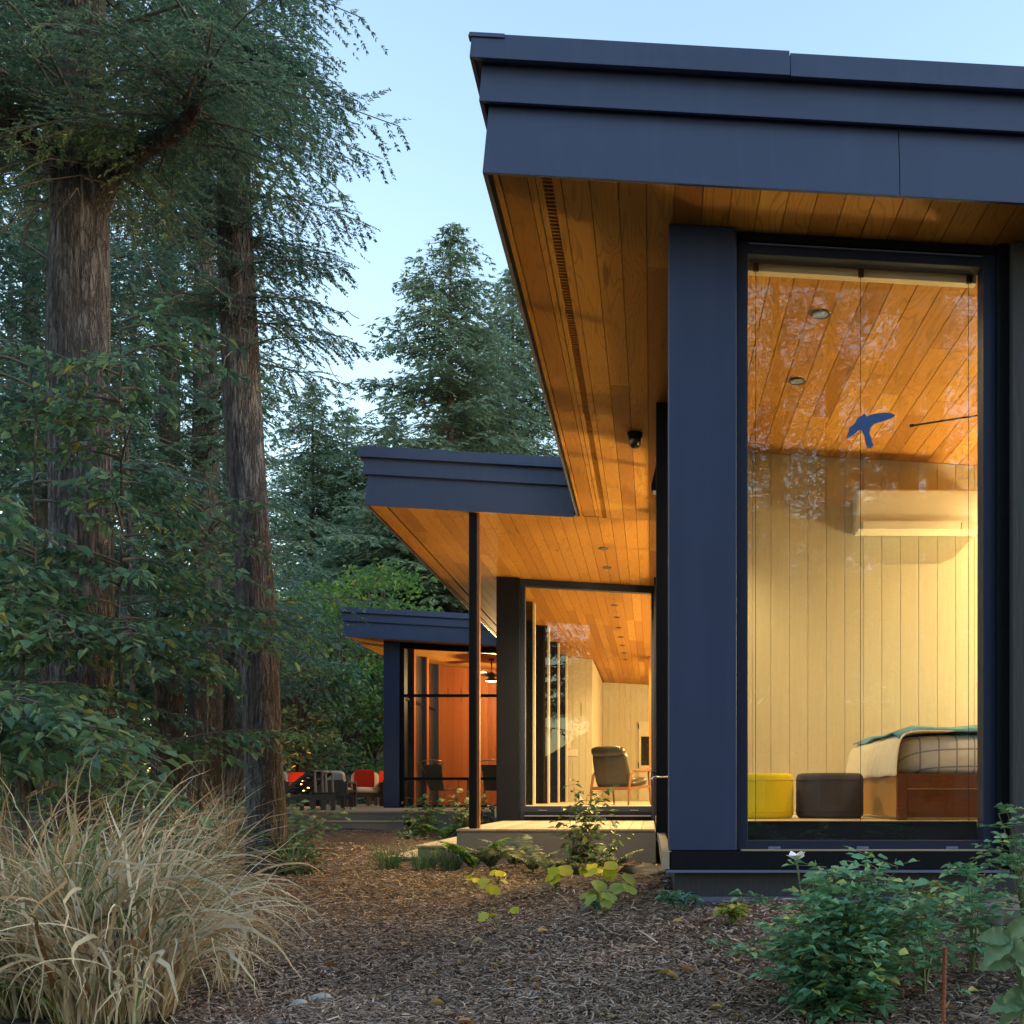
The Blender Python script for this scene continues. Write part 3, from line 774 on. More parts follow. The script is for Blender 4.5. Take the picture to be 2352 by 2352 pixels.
def ceiling_fan(X, Y, zdrop, label, blade_az, light=True, power=0, blade_len=.62):
    zc = soff(X); zh = zc - zdrop
    t = thing('ceiling_fan', (X, Y, zc), label, 'ceiling fan')
    MB().lathe((X, Y, zc - .05), [(.02, 0), (.065, .012), (.07, .05)], 20).build('canopy', 'dark_bronze', t, smooth=True)
    MB().tube([(X, Y, zc - .05), (X, Y, zh + .06)], .012, 8).build('downrod', 'dark_bronze', t)
    MB().lathe((X, Y, zh - .06), [(.05, 0), (.11, .03), (.12, .06), (.07, .10), (.03, .13)], 24).build('motor', 'dark_bronze', t, smooth=True)
    for k in range(3):
        a = blade_az + k * 2 * math.pi / 3
        d = Vector((math.cos(a), math.sin(a), 0)); sd = Vector((-d.y, d.x, 0)); b = Vector((X, Y, zh + .02))
        m = MB()
        q = [(.10, .035), (.25, .06), (blade_len, .07), (blade_len + .05, .045)]
        top = [b + d * r + sd * w_ + Vector((0, 0, .012 * w_ / .06)) for r, w_ in q] + [b + d * r - sd * w_ - Vector((0, 0, .012 * w_ / .06)) for r, w_ in reversed(q)]
        n = len(top)
        m.add(top + [p - Vector((0, 0, .008)) for p in top], [tuple(range(n)), tuple(reversed(range(n, 2 * n)))] + [(i, (i + 1) % n, n + (i + 1) % n, n + i) for i in range(n)])
        m.build('blade', 'dark_bronze', t)
    if light:
        MB().lathe((X, Y, zh - .14), [(.15, 0), (.155, .015), (.06, .08)], 24).build('light_cover', 'dark_bronze', t, smooth=True)
        MB().lathe((X, Y, zh - .155), [(.06, 0), (.14, .014)], 24).build('bulb_lens', 'lamp_bulb', t, smooth=True)
        if power: lamp(t, 'POINT', (X, Y, zh - .23), power, (1, .68, .30), shadow_soft_size=.03)
ceiling_fan(-3.76, 24.0, .38, 'bronze ceiling fan with a lit dome hanging in the cedar porch', .25, True, 190)
t = thing('swing_arm_lamp', (2.85, 7.2, soff(2.85)), 'thin black arm of a ceiling lamp pointing left behind the bird decal', 'lamp')
MB().tube([(2.85, 7.2, soff(2.85)), (2.85, 7.2, 3.03), (2.30, 7.2, 2.95), (1.83, 7.2, 2.877)], .0065, 8).build('arm', 'black_frame', t)
MB().lathe((2.85, 7.2, soff(2.85) - .03), [(.04, 0), (.05, .03)], 20).build('canopy', 'black_frame', t)
MB().tube([(1.84, 7.2, 2.88), (1.815, 7.2, 2.874)], .011, 8).build('tip', 'black_frame', t)

# sconce, camera, faucet on the near wing
t = thing('wall_sconce', (.1, 8.35, 2.75), 'black wedge-shaped wall sconce on the side wall under the eave', 'wall lamp')
MB().hexa([(.10, 8.25, 2.78), (-.005, 8.25, 2.78), (-.005, 8.45, 2.78), (.10, 8.45, 2.78), (.10, 8.25, 3.03), (.055, 8.25, 3.03), (.055, 8.45, 3.03), (.10, 8.45, 3.03)]).build('housing', 'black_frame', t, bevel=.003)
MB().box(.01, .095, 8.262, 8.438, 2.752, 2.779).build('lens', 'lamp_lens', t)
MB().box(-.006, .10, 8.249, 8.262, 2.735, 2.780).build('louver', 'black_frame', t)
lamp(t, 'SPOT', (.03, 8.35, 2.74), 130, spot_size=R(130), spot_blend=.8, shadow_soft_size=.05)
X, Y = -.139, 8.4; z = soff(X)
t = thing('dome_camera', (X, Y, z), 'small black dome security camera under the wooden soffit', 'camera')
MB().lathe((X, Y, z - .035), [(.052, 0), (.06, .006), (.062, .034), (.05, .036)], 28).build('mount_ring', 'black_frame', t, smooth=True)
MB().lathe((X, Y, z - .125), [(.004, 0), (.028, .006), (.044, .03), (.05, .06), (.05, .092)], 28).build('dome', 'leather_black', t, smooth=True)
t = thing('garden_faucet', (.05, 7.4, .37), 'small chrome garden faucet on the side of the near wing', 'faucet')
MB().tube([(.12, 7.4, .41), (.012, 7.4, .41), (.002, 7.4, .40), (.0, 7.4, .38)], [.007, .008, .008, .009], 10).build('spout', 'chrome', t, smooth=True)
MB().tube([(.02, 7.4, .41), (.02, 7.4, .44)], .006, 8).tube([(.005, 7.4, .445), (.04, 7.4, .445)], .006, 8).build('handle', 'black_frame', t)

# shade of the big window, decal
t = thing('roller_shade', (1.09, 5.44, 3.0), 'rolled-up cream shade with thin guide cables inside the big window', 'window shade')
MB().box(.50, 1.725, 5.44, 5.49, 3.237 - .140, 3.237 - .10, SL).build('valance', 'valance', t)
for x in (1426, 1624, 1828):
    X = (x - 1230) / 1932 * 5.44
    MB().box(X - .014, X + .014, 5.425, 5.439, soff(X) - .145, soff(X) - .10).build('bracket', 'black_frame', t)
    MB().tube([(X, 5.445, .12), (X, 5.445, soff(X) - .12)], .0016, 5).build('guide_cable', 'black_frame', t)
bird = [(1598, 827), (1603, 806), (1612, 800), (1618, 789), (1627, 783), (1631, 779), (1636, 785), (1650, 780), (1668, 778), (1683, 779), (1690, 784), (1679, 790), (1664, 795), (1650, 799), (1643, 806), (1641, 816), (1645, 831), (1648, 839), (1644, 845), (1637, 845), (1634, 838), (1631, 822), (1626, 811), (1620, 812), (1610, 821)]
pts = [((x - 1230) / 1932 * 5.366, EYE + (1498 - y) / 1932 * 5.366) for x, y in bird]
n = len(pts)
db = MB().add([(x, 5.3690, z) for x, z in pts] + [(x, 5.3715, z) for x, z in pts], [tuple(range(n)), tuple(reversed(range(n, 2 * n)))] + [(i, n + i, n + (i + 1) % n, (i + 1) % n) for i in range(n)])
tag(db.build('bird_decal', 'decal_blue', None, (1.14, 5.37, 2.2)), 'blue bird silhouette stuck on the big window', 'decal')

# ------------------------------------------------------------------ bedroom furniture
def pouf(X, Y, r, h, mt, label):
    t = thing('pouf', (X, Y, .11), label, 'pouf')
    MB().lathe((X, Y, .112), [(r * .92, 0), (r * .99, .02), (r, .05), (r, h - .05), (r * .985, h - .022), (r * .94, h - .006), (r * .86, h)], 40).build('cover', mt, t, smooth=True)
    MB().lathe((X, Y, .110), [(r * .7, 0), (r * .7, .004)], 20).build('foot', 'black_frame', t)
    for zz in (.052, h - .048):
        ring = [(X + (r + .001) * math.cos(a), Y + (r + .001) * math.sin(a), .112 + zz) for a in np.linspace(0, 2 * math.pi, 41)]
        MB().tube(ring, .0035, 6, False).build('piping', mt, t, smooth=True)
pouf(.80, 7.5, .235, .325, 'yellow_felt', 'round yellow felt pouf at the left edge of the big window')
pouf(1.31, 7.55, .245, .327, 'plum_felt', 'round dark plum pouf next to the bed end')
bed = thing('bed', (2.7, 7.7, .11), 'wooden bed with plaid bedding seen through the big window', 'bed')
BX, BY0, BY1, BZ = 1.65, 6.86, 8.55, .422
MB().box(BX, BX + .05, BY0 + .05, BY1 - .08, .13, BZ - .012).build('footboard', 'ply_gold', bed, bevel=.004)
MB().box(BX - .004, BX + .06, BY1 - .08, BY1, .11, BZ).build('corner_post', 'bed_wood', bed, bevel=.004)
MB().box(BX - .002, BX + .06, BY0 - .004, BY0 + .05, .11, BZ + .002).build('corner_post', 'bed_wood', bed, bevel=.004)
MB().box(BX + .06, 3.9, BY0, BY0 + .03, BZ - .10, BZ).build('side_rail', 'bed_wood', bed, bevel=.003)
MB().box(BX + .06, 3.9, BY0 + .012, BY0 + .03, .13, BZ - .102).build('side_panel', 'bed_wood', bed)
MB().box(3.84, 3.9, BY0, BY1, .11, 1.1).build('headboard', 'bed_wood', bed, bevel=.004)
MB().pillow((2.76, 7.70, .55), 2.14, 1.60, .30, 7, 18, 40).build('mattress', 'plaid', bed, smooth=True)
# quilt over the foot end: a draped sheet with folds
def drape(name, mt, prof, y0, y1, ny, amp, parent, seed, thick=.012):
    """prof: list of (x,z) going down over the end; waves across y"""
    rs = np.random.default_rng(seed); vs = []; fs = []
    nP = len(prof)
    for j in range(ny + 1):
        v = j / ny; y = y0 + (y1 - y0) * v
        for i, (x, z) in enumerate(prof):
            k = i / (nP - 1)
            wv = amp * k * (math.sin(v * 23 + 2 * k + seed) + .6 * math.sin(v * 41 + seed * 2))
            vs.append((x - wv * .8 - .01 * k, y + .015 * math.sin(k * 5 + j * .7), z + .3 * amp * math.sin(v * 17 + i)))
    for j in range(ny):
        for i in range(nP - 1):
            a = j * nP + i; fs.append((a, a + 1, a + nP + 1, a + nP))
    m = MB(); m.add(vs, fs); o = m.build(name, mt, parent, smooth=True)
    md = o.modifiers.new('thick', 'SOLIDIFY'); md.thickness = thick; md.offset = 1
    sd = o.modifiers.new('sub', 'SUBSURF'); sd.levels = 1; sd.render_levels = 1
    return o
drape('quilt', 'quilt', [(2.05, .712), (1.80, .718), (1.69, .70), (1.655, .64), (1.635, .55), (1.625, .46), (1.625, .405)], 6.84, 8.5, 34, .012, bed, 2)
def blanket():
    vs = []; fs = []; nx, ny = 30, 16
    for j in range(ny + 1):
        for i in range(nx + 1):
            u, v = i / nx, j / ny
            x = 1.665 + 2.0 * u; y = 6.90 + 1.56 * v
            z = .722 + .032 * math.sin(u * 2.6 + .3) + .010 * math.sin(u * 19 + v * 6) + .008 * math.sin(v * 15)
            z -= .034 * max(0, 1 - v * 9) + .04 * max(0, 1 - u * 14)
            vs.append((x, y, z))
    for j in range(ny):
        for i in range(nx):
            a = j * (nx + 1) + i; fs.append((a, a + 1, a + nx + 2, a + nx + 1))
    o = MB().add(vs, fs).build('blanket', 'teal_wool', bed, smooth=True)
    md = o.modifiers.new('thick', 'SOLIDIFY'); md.thickness = .009; md.offset = 1
blanket()
ac = thing('air_conditioner', (2.2, 8.6, 2.6), 'white wall-mounted air conditioner high on the bedroom wall', 'air conditioner')
MB().hexa([(1.70, 8.52, 2.475), (2.74, 8.52, 2.475), (2.74, 8.698, 2.475), (1.70, 8.698, 2.475), (1.70, 8.47, 2.81), (2.74, 8.47, 2.81), (2.74, 8.698, 2.81), (1.70, 8.698, 2.81)]).build('casing', 'white_plastic', ac, bevel=.018)
MB().hexa([(1.75, 8.497, 2.485), (2.56, 8.497, 2.485), (2.56, 8.53, 2.485), (1.75, 8.53, 2.485), (1.75, 8.4865, 2.55), (2.56, 8.4865, 2.55), (2.56, 8.53, 2.55), (1.75, 8.53, 2.55)]).build('vane', 'white_plastic', ac, bevel=.003)
MB().hexa([(2.57, 8.499, 2.485), (2.70, 8.499, 2.485), (2.70, 8.53, 2.485), (2.57, 8.53, 2.485), (2.57, 8.489, 2.545), (2.70, 8.489, 2.545), (2.70, 8.53, 2.545), (2.57, 8.53, 2.545)]).build('display_panel', 'valance', ac, bevel=.002)

# ------------------------------------------------------------------ living room
def lounge_chair():
    t = thing('lounge_chair', (-.55, 16.2, LF), 'black leather lounge chair with bent wooden arms behind the living room glass', 'armchair')
    cx, cy, z0 = -.55, 16.15, LF
    # seen from behind, turned a little to the right
    Rz = Matrix.Rotation(R(-28), 4, 'Z'); O = Vector((cx, cy, z0))
    def W(x, y, z): return O + (Rz @ Vector((x, y, z)))
    def W3(pts): return [W(*p) for p in pts]
    r3 = Matrix.Rotation(R(-28), 3, 'Z')
    MB().pillow(W(0, -.17, .56), .60, .14, .66, 5, 14, 28, r3 @ Matrix.Rotation(R(16), 3, 'X')).build('back_shell', 'leather_black', t, smooth=True)
    MB().pillow(W(0, -.29, .84), .57, .13, .15, 4, 12, 24, r3 @ Matrix.Rotation(R(16), 3, 'X')).build('head_roll', 'leather_black', t, smooth=True)
    for k in range(4):
        MB().pillow(W(0, -.06 - .05 * k, .42 + .125 * k), .54, .09, .135, 4, 10, 20, r3 @ Matrix.Rotation(R(16), 3, 'X')).build('back_roll', 'leather_seam', t, smooth=True)
    MB().pillow(W(0, .25, .35), .58, .66, .15, 4, 12, 28, r3 @ Matrix.Rotation(R(8), 3, 'X')).build('seat_cushion', 'leather_black', t, smooth=True)
    for sx in (-1, 1):
        x = sx * .34
        MB().tube(W3([(x, -.24, 0), (x, -.22, .25), (x, -.16, .46), (x, -.08, .545)]), [.014, .02, .022, .018], 8).build('leg', 'walnut', t, smooth=True)
        MB().tube(W3([(x, .50, 0), (x, .46, .28), (x, .42, .55)]), [.014, .02, .02], 8).build('leg', 'walnut', t, smooth=True)
        MB().tube(W3([(x, -.10, .535), (x * 1.02, .05, .545), (x * 1.05, .25, .545), (x * 1.05, .45, .575), (x * 1.03, .58, .56)]), [.018, .024, .03, .026, .014], 8).build('armrest', 'walnut', t, smooth=True)
    MB().bar(W(-.34, -.20, .26), W(.34, -.20, .26), .035, .05).bar(W(-.34, -.2, .26), W(-.34, .46, .3), .03, .045).bar(W(.34, -.2, .26), W(.34, .46, .3), .03, .045).build('frame_rail', 'walnut', t)
lounge_chair()
t = thing('lounge_chair', (.45, 17.6, LF), 'second black leather armchair half hidden behind the first, beside the wall edge', 'armchair')
MB().pillow((.28, 17.9, .50), .62, .16, .5, 5).build('back_shell', 'leather_black', t, smooth=True)
MB().pillow((.28, 17.6, .36), .6, .6, .16, 5).build('seat_cushion', 'leather_black', t, smooth=True)
for (x, y) in ((.0, 17.3), (.56, 17.3), (.0, 17.95), (.56, 17.95)): MB().tube([(x, y, LF), (x, y, .36)], .016, 8).build('leg', 'walnut', t)
t = thing('switch_plate', (-1.8, 22.9, 1.2), 'wide white switch panel with a smaller thermostat above it', 'switch')
px_ = at(1064, 1426, 22.9); p2_ = at(1089, 1414, 22.9)
MB().box(px_[0], p2_[0], 22.895, 22.914, px_[2], p2_[2]).build('plate', 'white_plastic', t, bevel=.004)
MB().box(-1.93, -1.82, 22.895, 22.914, p2_[2] + .02, p2_[2] + .17).build('thermostat', 'white_plastic', t, bevel=.004)
for k in range(3): MB().box(px_[0] + .15 + k * .045, px_[0] + .175 + k * .045, 22.888, 22.896, px_[2] + .04, px_[2] + .10).build('switch', 'cream_cushion', t)

# ------------------------------------------------------------------ porch furniture
def porch_chair(X, Y, rz, label):
    t = thing('porch_chair', (X, Y, .005), label, 'chair')
    Rz = Matrix.Rotation(rz, 4, 'Z'); O = Vector((X, Y, .005))
    W3 = lambda pts: [O + (Rz @ Vector(p)) for p in pts]
    # wire frame flaring to ears at the top, a sling inside (chair faces +y)
    MB().tube(W3([(-.22, .30, .40), (-.20, -.16, .38), (-.22, -.28, .75), (-.34, -.36, 1.0), (0, -.385, 1.04), (.34, -.36, 1.0), (.22, -.28, .75), (.20, -.16, .38), (.22, .30, .40)]), .014, 8).build('frame', 'wire_steel', t, smooth=True)
    b = MB(); L = [(-.0, .30, .395), (0, .05, .355), (0, -.15, .36), (0, -.22, .50), (0, -.29, .74), (0, -.345, .93)]
    wd = [.21, .20, .19, .21, .235, .26]
    vs = [];
    for (x, y, z), w_ in zip(L, wd): vs += W3([(-w_, y, z), (w_, y, z)])
    b.add(vs, [(2 * i, 2 * i + 1, 2 * i + 3, 2 * i + 2) for i in range(5)])
    o = b.build('sling', 'sling', t); md = o.modifiers.new('thick', 'SOLIDIFY'); md.thickness = .012
    for sx in (-1, 1):
        MB().tube(W3([(sx * .21, -.12, .39), (sx * .27, .02, .60), (sx * .28, .26, .60), (sx * .23, .31, .42)]), .012, 8).build('arm', 'wire_steel', t, smooth=True)
        MB().tube(W3([(sx * .20, .22, .39), (sx * .25, .30, .0)]), .012, 8).build('leg', 'wire_steel', t)
        MB().tube(W3([(sx * .20, -.1, .37), (sx * .25, -.3, .0)]), .012, 8).build('leg', 'wire_steel', t)
porch_chair(-4.72, 22.95, -.45, 'wire-framed sling chair at the left of the porch, turned from the screen')
porch_chair(-3.55, 23.0, .1, 'wire-framed sling chair behind the round deck post')
t = thing('porch_table', (-3.9, 24.2, .005), 'low square porch table between the sling chairs', 'table')
MB().box(-4.35, -3.3, 23.75, 24.7, .60, .64).build('table_top', 'walnut', t, bevel=.004)
for x in (-4.27, -3.38):
    for y in (23.83, 24.62): MB().box(x - .03, x + .03, y - .03, y + .03, .005, .60).build('leg', 'walnut', t)

# ------------------------------------------------------------------ lakeside deck furniture
DZ = -.01
def chaise(X0, Y, label):
    t = thing('chaise_lounge', (X0 + 1.1, Y, DZ), label, 'lounger')
    z = .27
    MB().box(X0, X0 + 2.18, Y - .32, Y - .28, z - .09, z).build('side_rail', 'outdoor_frame', t)
    MB().box(X0, X0 + 2.18, Y + .28, Y + .32, z - .09, z).build('side_rail', 'outdoor_frame', t)
    for k in range(13):
        x = X0 + .02 + k * .092
        MB().box(x, x + .08, Y - .278, Y + .278, z - .02, z + .004).build('slat', 'outdoor_frame', t)
    for x in (X0 + .08, X0 + .34, X0 + .6, X0 + 1.58, X0 + 1.78, X0 + 1.96, X0 + 2.14):
        for s_ in (-1, 1): MB().box(x - .035, x + .035, Y + s_ * .30 - .0195, Y + s_ * .30 + .0195, DZ + .001, z - .091).build('leg', 'outdoor_frame', t)
    a, b = Vector((X0 + 1.22, Y, z + .02)), Vector((X0 + 1.75, Y, z + .45))
    d = (b - a)
    for s_ in (-.27, .27): MB().bar(a + Vector((0, s_, 0)), b + Vector((0, s_, 0)), .05, .07).build('back_rail', 'outdoor_frame', t, bevel=.01)
    for k in range(7):
        p = a + d * (.08 + k * .135)
        MB().bar(p + Vector((0, -.24, .0)), p + Vector((0, .24, .0)), .055, .02, d.cross(Vector((0, 1, 0)))).build('back_slat', 'outdoor_frame', t)
    for s_ in (-.2, .2): MB().bar((X0 + 1.78, Y + s_, z + .43), (X0 + 1.80, Y + s_, z + .05), .04, .03, (1, 0, 0)).build('prop', 'strap', t)
    MB().box(X0 + 1.72, X0 + 1.80, Y - .25, Y + .25, z + .435, z + .45).build('head_band', 'strap', t)
chaise(-7.92, 18.85, 'nearer of two dark slatted chaise lounges with its back raised')
chaise(-8.12, 20.1, 'farther dark slatted chaise lounge with its back raised, behind the nearer one')
def armchair(X, Y, rz, wdt, label, cushions, name='deck_armchair', cat='armchair'):
    t = thing(name, (X, Y, DZ), label, cat)
    Rz = Matrix.Rotation(rz, 4, 'Z'); R3 = Matrix.Rotation(rz, 3, 'Z'); O = Vector((X, Y, DZ))
    def bx(nm, x0, x1, y0, y1, z0, z1, mt='outdoor_frame'):
        m = MB().box(x0, x1, y0, y1, z0, z1); m.v = [tuple(O + (Rz @ Vector(v))) for v in m.v]; return m.build(nm, mt, t, bevel=.006)
    w = wdt / 2
    for sx in (-1, 1):
        a, b = (sx * w - .045, sx * w + .045)
        bx('arm', a, b, -.40, .40, .54, .58)
        bx('leg', a + .005, b - .005, -.40, -.31, .0, .539); bx('leg', a + .005, b - .005, .31, .40, .0, .539)
        bx('arm_slat', a + .03, b - .03, -.309, .309, .33, .40)
    bx('seat_frame', -w + .046, w - .046, -.38, .38, .22, .30)
    bx('back_frame', -w + .046, w - .046, .34, .39, .31, .62)
    nC = max(1, round(wdt / .75)); cw = (wdt - .1) / nC
    for k in range(nC):
        cx = -wdt / 2 + .05 + cw * (k + .5)
        MB().pillow(O + Rz @ Vector((cx, -.03, .385)), cw, .70, .16, 5, 12, 24, R3).build('seat_cushion', cushions, t, smooth=True)
        MB().pillow(O + Rz @ Vector((cx, .24, .62)), cw, .18, .42, 5, 12, 24, R3 @ Matrix.Rotation(R(-12), 3, 'X')).build('back_cushion', cushions, t, smooth=True)
    return t
# back toward the camera (its back is at the near side): rz = pi
armchair(-8.75, 23.9, math.pi, .75, 'grey cushioned outdoor armchair seen from behind, half hidden by the leaning trunk', 'grey_cushion')
armchair(-9.1, 27.0, 0, 1.5, 'cream outdoor sofa behind the fire bowl', 'cream_cushion', 'deck_sofa', 'sofa')
armchair(-7.4, 23.8, math.pi, .78, 'grey cushioned outdoor armchair with its back to the path, beside the raised loungers', 'grey_cushion')
armchair(-6.85, 26.4, -math.pi / 2, .75, 'cream cushioned outdoor armchair facing the fire, behind the red-pillow chair', 'cream_cushion')
armchair(-6.94, 24.8, .3, .75, 'cream cushioned outdoor armchair holding a big red pillow, near the porch corner', 'cream_cushion')
def throw(X, Y, z, rz, mt, label, tilt=-18, s=.45):
    o = MB().pillow((X, Y, z), s, .14, s, 5.5, 14, 32, Matrix.Rotation(rz, 3, 'Z') @ Matrix.Rotation(R(tilt), 3, 'X')).build('throw_pillow', mt, None, (X, Y, z - .2), smooth=True)
    tag(o, label, 'pillow')
throw(-6.96, 24.78, .64, .3, 'red_cushion', 'big bright red throw pillow on the armchair near the porch corner', -14, .48)
throw(-7.0, 26.4, .66, -1.3, 'red_cushion', 'red throw pillow on the armchair facing the fire', -14)
throw(-9.35, 26.95, .64, 0, 'red_cushion', 'red throw pillow on the cream sofa behind the fire')
throw(-8.72, 26.92, .64, .2, 'navy_cushion', 'dark blue throw pillow on the cream sofa')
fp = thing('fire_bowl', (-8.5, 25.4, DZ), 'low black fire bowl with burning flames on the lakeside deck', 'fire pit')
MB().lathe((-8.5, 25.4, DZ), [(.28, 0), (.30, .05), (.42, .3), (.45, .34), (.42, .35), (.3, .28)], 28).build('bowl', 'firepit_metal', fp, smooth=True)
rf = random.Random(4)
for k in range(9):
    a = rf.uniform(0, 6.28); r0 = rf.uniform(0, .25); h = rf.uniform(.18, .42) * (1 - r0)
    x, y = -8.5 + r0 * math.cos(a), 25.4 + r0 * math.sin(a)
    MB().tube([(x, y, .31), (x + .02, y, .31 + h * .35), (x - .02, y + .01, .31 + h * .7), (x + .01, y, .31 + h)], [.03, .055, .03, .004], 7).build('flame', 'flame', fp, smooth=True)
lamp(fp, 'POINT', (-8.5, 25.4, .62), 9, (1, .36, .08), shadow_soft_size=.15)

# ------------------------------------------------------------------ trees
UP = np.array([0., 0, 1])
def bark_trunk(name, path, rad, parent, mt='bark_hemlock', nu=64, step=.035, amp=.1):
    """tapered trunk with furrowed plates in the mesh itself; path of Vectors, rad per point"""
    P = np.array([tuple(p) for p in path], float); rad = np.array(rad, float)
    seg = np.r_[0, np.cumsum(np.linalg.norm(np.diff(P, axis=0), axis=1))]
    m = max(8, int(seg[-1] / step)); s = np.linspace(0, seg[-1], m)
    C = np.stack([np.interp(s, seg, P[:, k]) for k in range(3)], 1)
    for _ in range(6): C[1:-1] = .25 * C[:-2] + .5 * C[1:-1] + .25 * C[2:]
    rr = np.interp(s, seg, rad)
    T = unit(np.gradient(C, axis=0)); A = unit(np.cross(T, np.array([0., 1, .01]))); B = np.cross(T, A)
    th = np.linspace(0, 2 * np.pi, nu, endpoint=False)
    S, TH = np.meshgrid(s, th, indexing='ij')
    off = rad[0] * 13.7
    rq = np.random.default_rng(int(rad[0] * 1e4) + m)
    acc = np.zeros_like(S)
    for k in range(22):
        f = int(rq.integers(7, 15 + nu // 7)); ph = np.cumsum(rq.normal(0, .16, m)); ph = np.convolve(ph, np.ones(5) / 5, 'same') + rq.uniform(0, 6.28)
        am = .5 + .5 * np.sin(S * rq.uniform(.8, 4) + rq.uniform(0, 6.28))
        acc += np.cos(f * TH + ph[:, None]) * am / f ** .35
    acc /= acc.std()
    rid = 1 - np.minimum(1, np.abs(acc)) ** .7; rid = 1 - rid
    cross = 0
    lump = .10 * np.sin(S * .9 + TH * 2 + off) + .06 * np.sin(S * 2.3 - TH * 3)
    flare = .55 * np.exp(-S / .22) * (.7 + .3 * np.cos(TH * 5 + off))
    r = rr[:, None] * (1 + amp * .7 * (rid - .6 - cross) + lump * .5 + flare)
    V = C[:, None] + (A[:, None] * np.cos(TH)[..., None] + B[:, None] * np.sin(TH)[..., None]) * r[..., None]
    i = np.arange(m * nu).reshape(m, nu); j = np.roll(i, -1, 1)
    F = np.stack([i[:-1], j[:-1], j[1:], i[1:]], -1).reshape(-1, 4)
    return np_mesh(name, V.reshape(1, -1, 3), [tuple(f) for f in F], mt, parent, smooth=True)

def conifer_parts(seed, zs, lens, az=None, sp2=.12, sp3=.05, tl=.09, tw=.016, rise=.25, droop=.35, tipdroop=.25, center=lambda z: (0, 0), l2f=.36, side_az=None):
    """branches at heights zs with lengths lens -> (quads, wood paths)"""
    rs = np.random.default_rng(seed); Q = []; wood = []
    for z, L in zip(zs, lens):
        a = rs.uniform(0, 2 * np.pi) if az is None else az(rs)
        d = np.array([np.cos(a), np.sin(a), 0.]); c0 = np.array([*center(z), z])
        rz, dz = rise * rs.uniform(.4, 1.5), droop * rs.uniform(.6, 1.4)
        bend = rs.normal(0, .12); sd0 = np.array([-d[1], d[0], 0])
        def P(t): return c0 + d * (L * t)[:, None] + sd0 * (bend * L * t * t)[:, None] + UP * (L * (rz * t - dz * t * t))[:, None]
        tt = np.linspace(0, 1, 7); wood.append((P(tt), .006 + .006 * L))
        m = max(4, int(L * .88 / sp2)); t = np.linspace(.10, 1, m) + rs.normal(0, .25 / m, m); t = np.clip(t, .06, 1)
        b = P(t); T = unit(P(t + .02) - P(t - .02))
        sgn = np.where(np.arange(m) % 2 == 0, 1., -1.)
        S = unit(np.cross(T, UP)) * sgn[:, None]
        ang = np.radians(rs.uniform(42, 72, m))
        d2 = unit(T * np.cos(ang)[:, None] + S * np.sin(ang)[:, None] + UP * rs.normal(-.12, .12, m)[:, None])
        env = np.minimum(1, (1 - t) * 1.6 + .28) * np.minimum(1, t * 3 + .25)
        l2 = np.maximum(.10, np.minimum(L * l2f, .85) * env * rs.uniform(.6, 1.25, m))
        K = max(3, int(np.ceil(l2.max() / sp3)))
        u = (np.arange(K)[None] + rs.uniform(0, 1, (m, K))) / K
        keep = (rs.uniform(0, 1, (m, K)) < (l2 / l2.max())[:, None] ** .9)
        bb = b[:, None] + d2[:, None] * (l2[:, None] * u)[..., None] - UP * (tipdroop * l2[:, None] * u ** 2)[..., None]
        dd = unit(d2[:, None] - UP * (2 * tipdroop * u)[..., None])
        sd = unit(np.cross(dd, UP + 0 * dd)); N2 = np.cross(sd, dd)
        for sg in (1, -1, 0):
            an = np.radians(rs.uniform(28, 62, (m, K))) * sg
            d3 = unit(dd * np.cos(an)[..., None] + sd * np.sin(an)[..., None] + UP * rs.normal(-.12, .2, (m, K))[..., None])
            n3 = unit(N2 + rs.normal(0, .45, N2.shape))
            k = keep if sg else keep & (rs.uniform(0, 1, (m, K)) < .6)
            n_ = int(k.sum())
            LL = tl * rs.uniform(.6, 1.35, n_) * (1 - .35 * u[k]); WW = tw * rs.uniform(.7, 1.3, n_)
            Q.append(diamonds(bb[k], d3[k], n3[k], LL, WW))
    return np.concatenate(Q), wood
def wood_mesh(name, wood, mt, parent, n=5, rmin=.004):
    b = MB()
    for P, r in wood: b.tube([tuple(p) for p in P], [max(rmin, r * (1 - i / (len(P) - .4))) for i in range(len(P))], n, False)
    return tag(b.build(name, mt, parent, smooth=True), kind='stuff' if len(wood) > 60 else None)

def bare_twigs(seed, c, n, L, spread):
    rs = np.random.default_rng(seed); out = []
    for k in range(n):
        a = rs.uniform(0, 6.28); d = np.array([np.cos(a), np.sin(a), rs.uniform(-.2, .5)]); p = np.array(c) + rs.normal(0, spread, 3) * [1, 1, .8]
        t = np.linspace(0, 1, 6)[:, None]; l = L * rs.uniform(.4, 1.2)
        out.append((p + d * l * t + np.array([0, 0, -1.]) * l * .7 * t ** 2 + rs.normal(0, .02, (6, 3)) * t, .005))
    return out

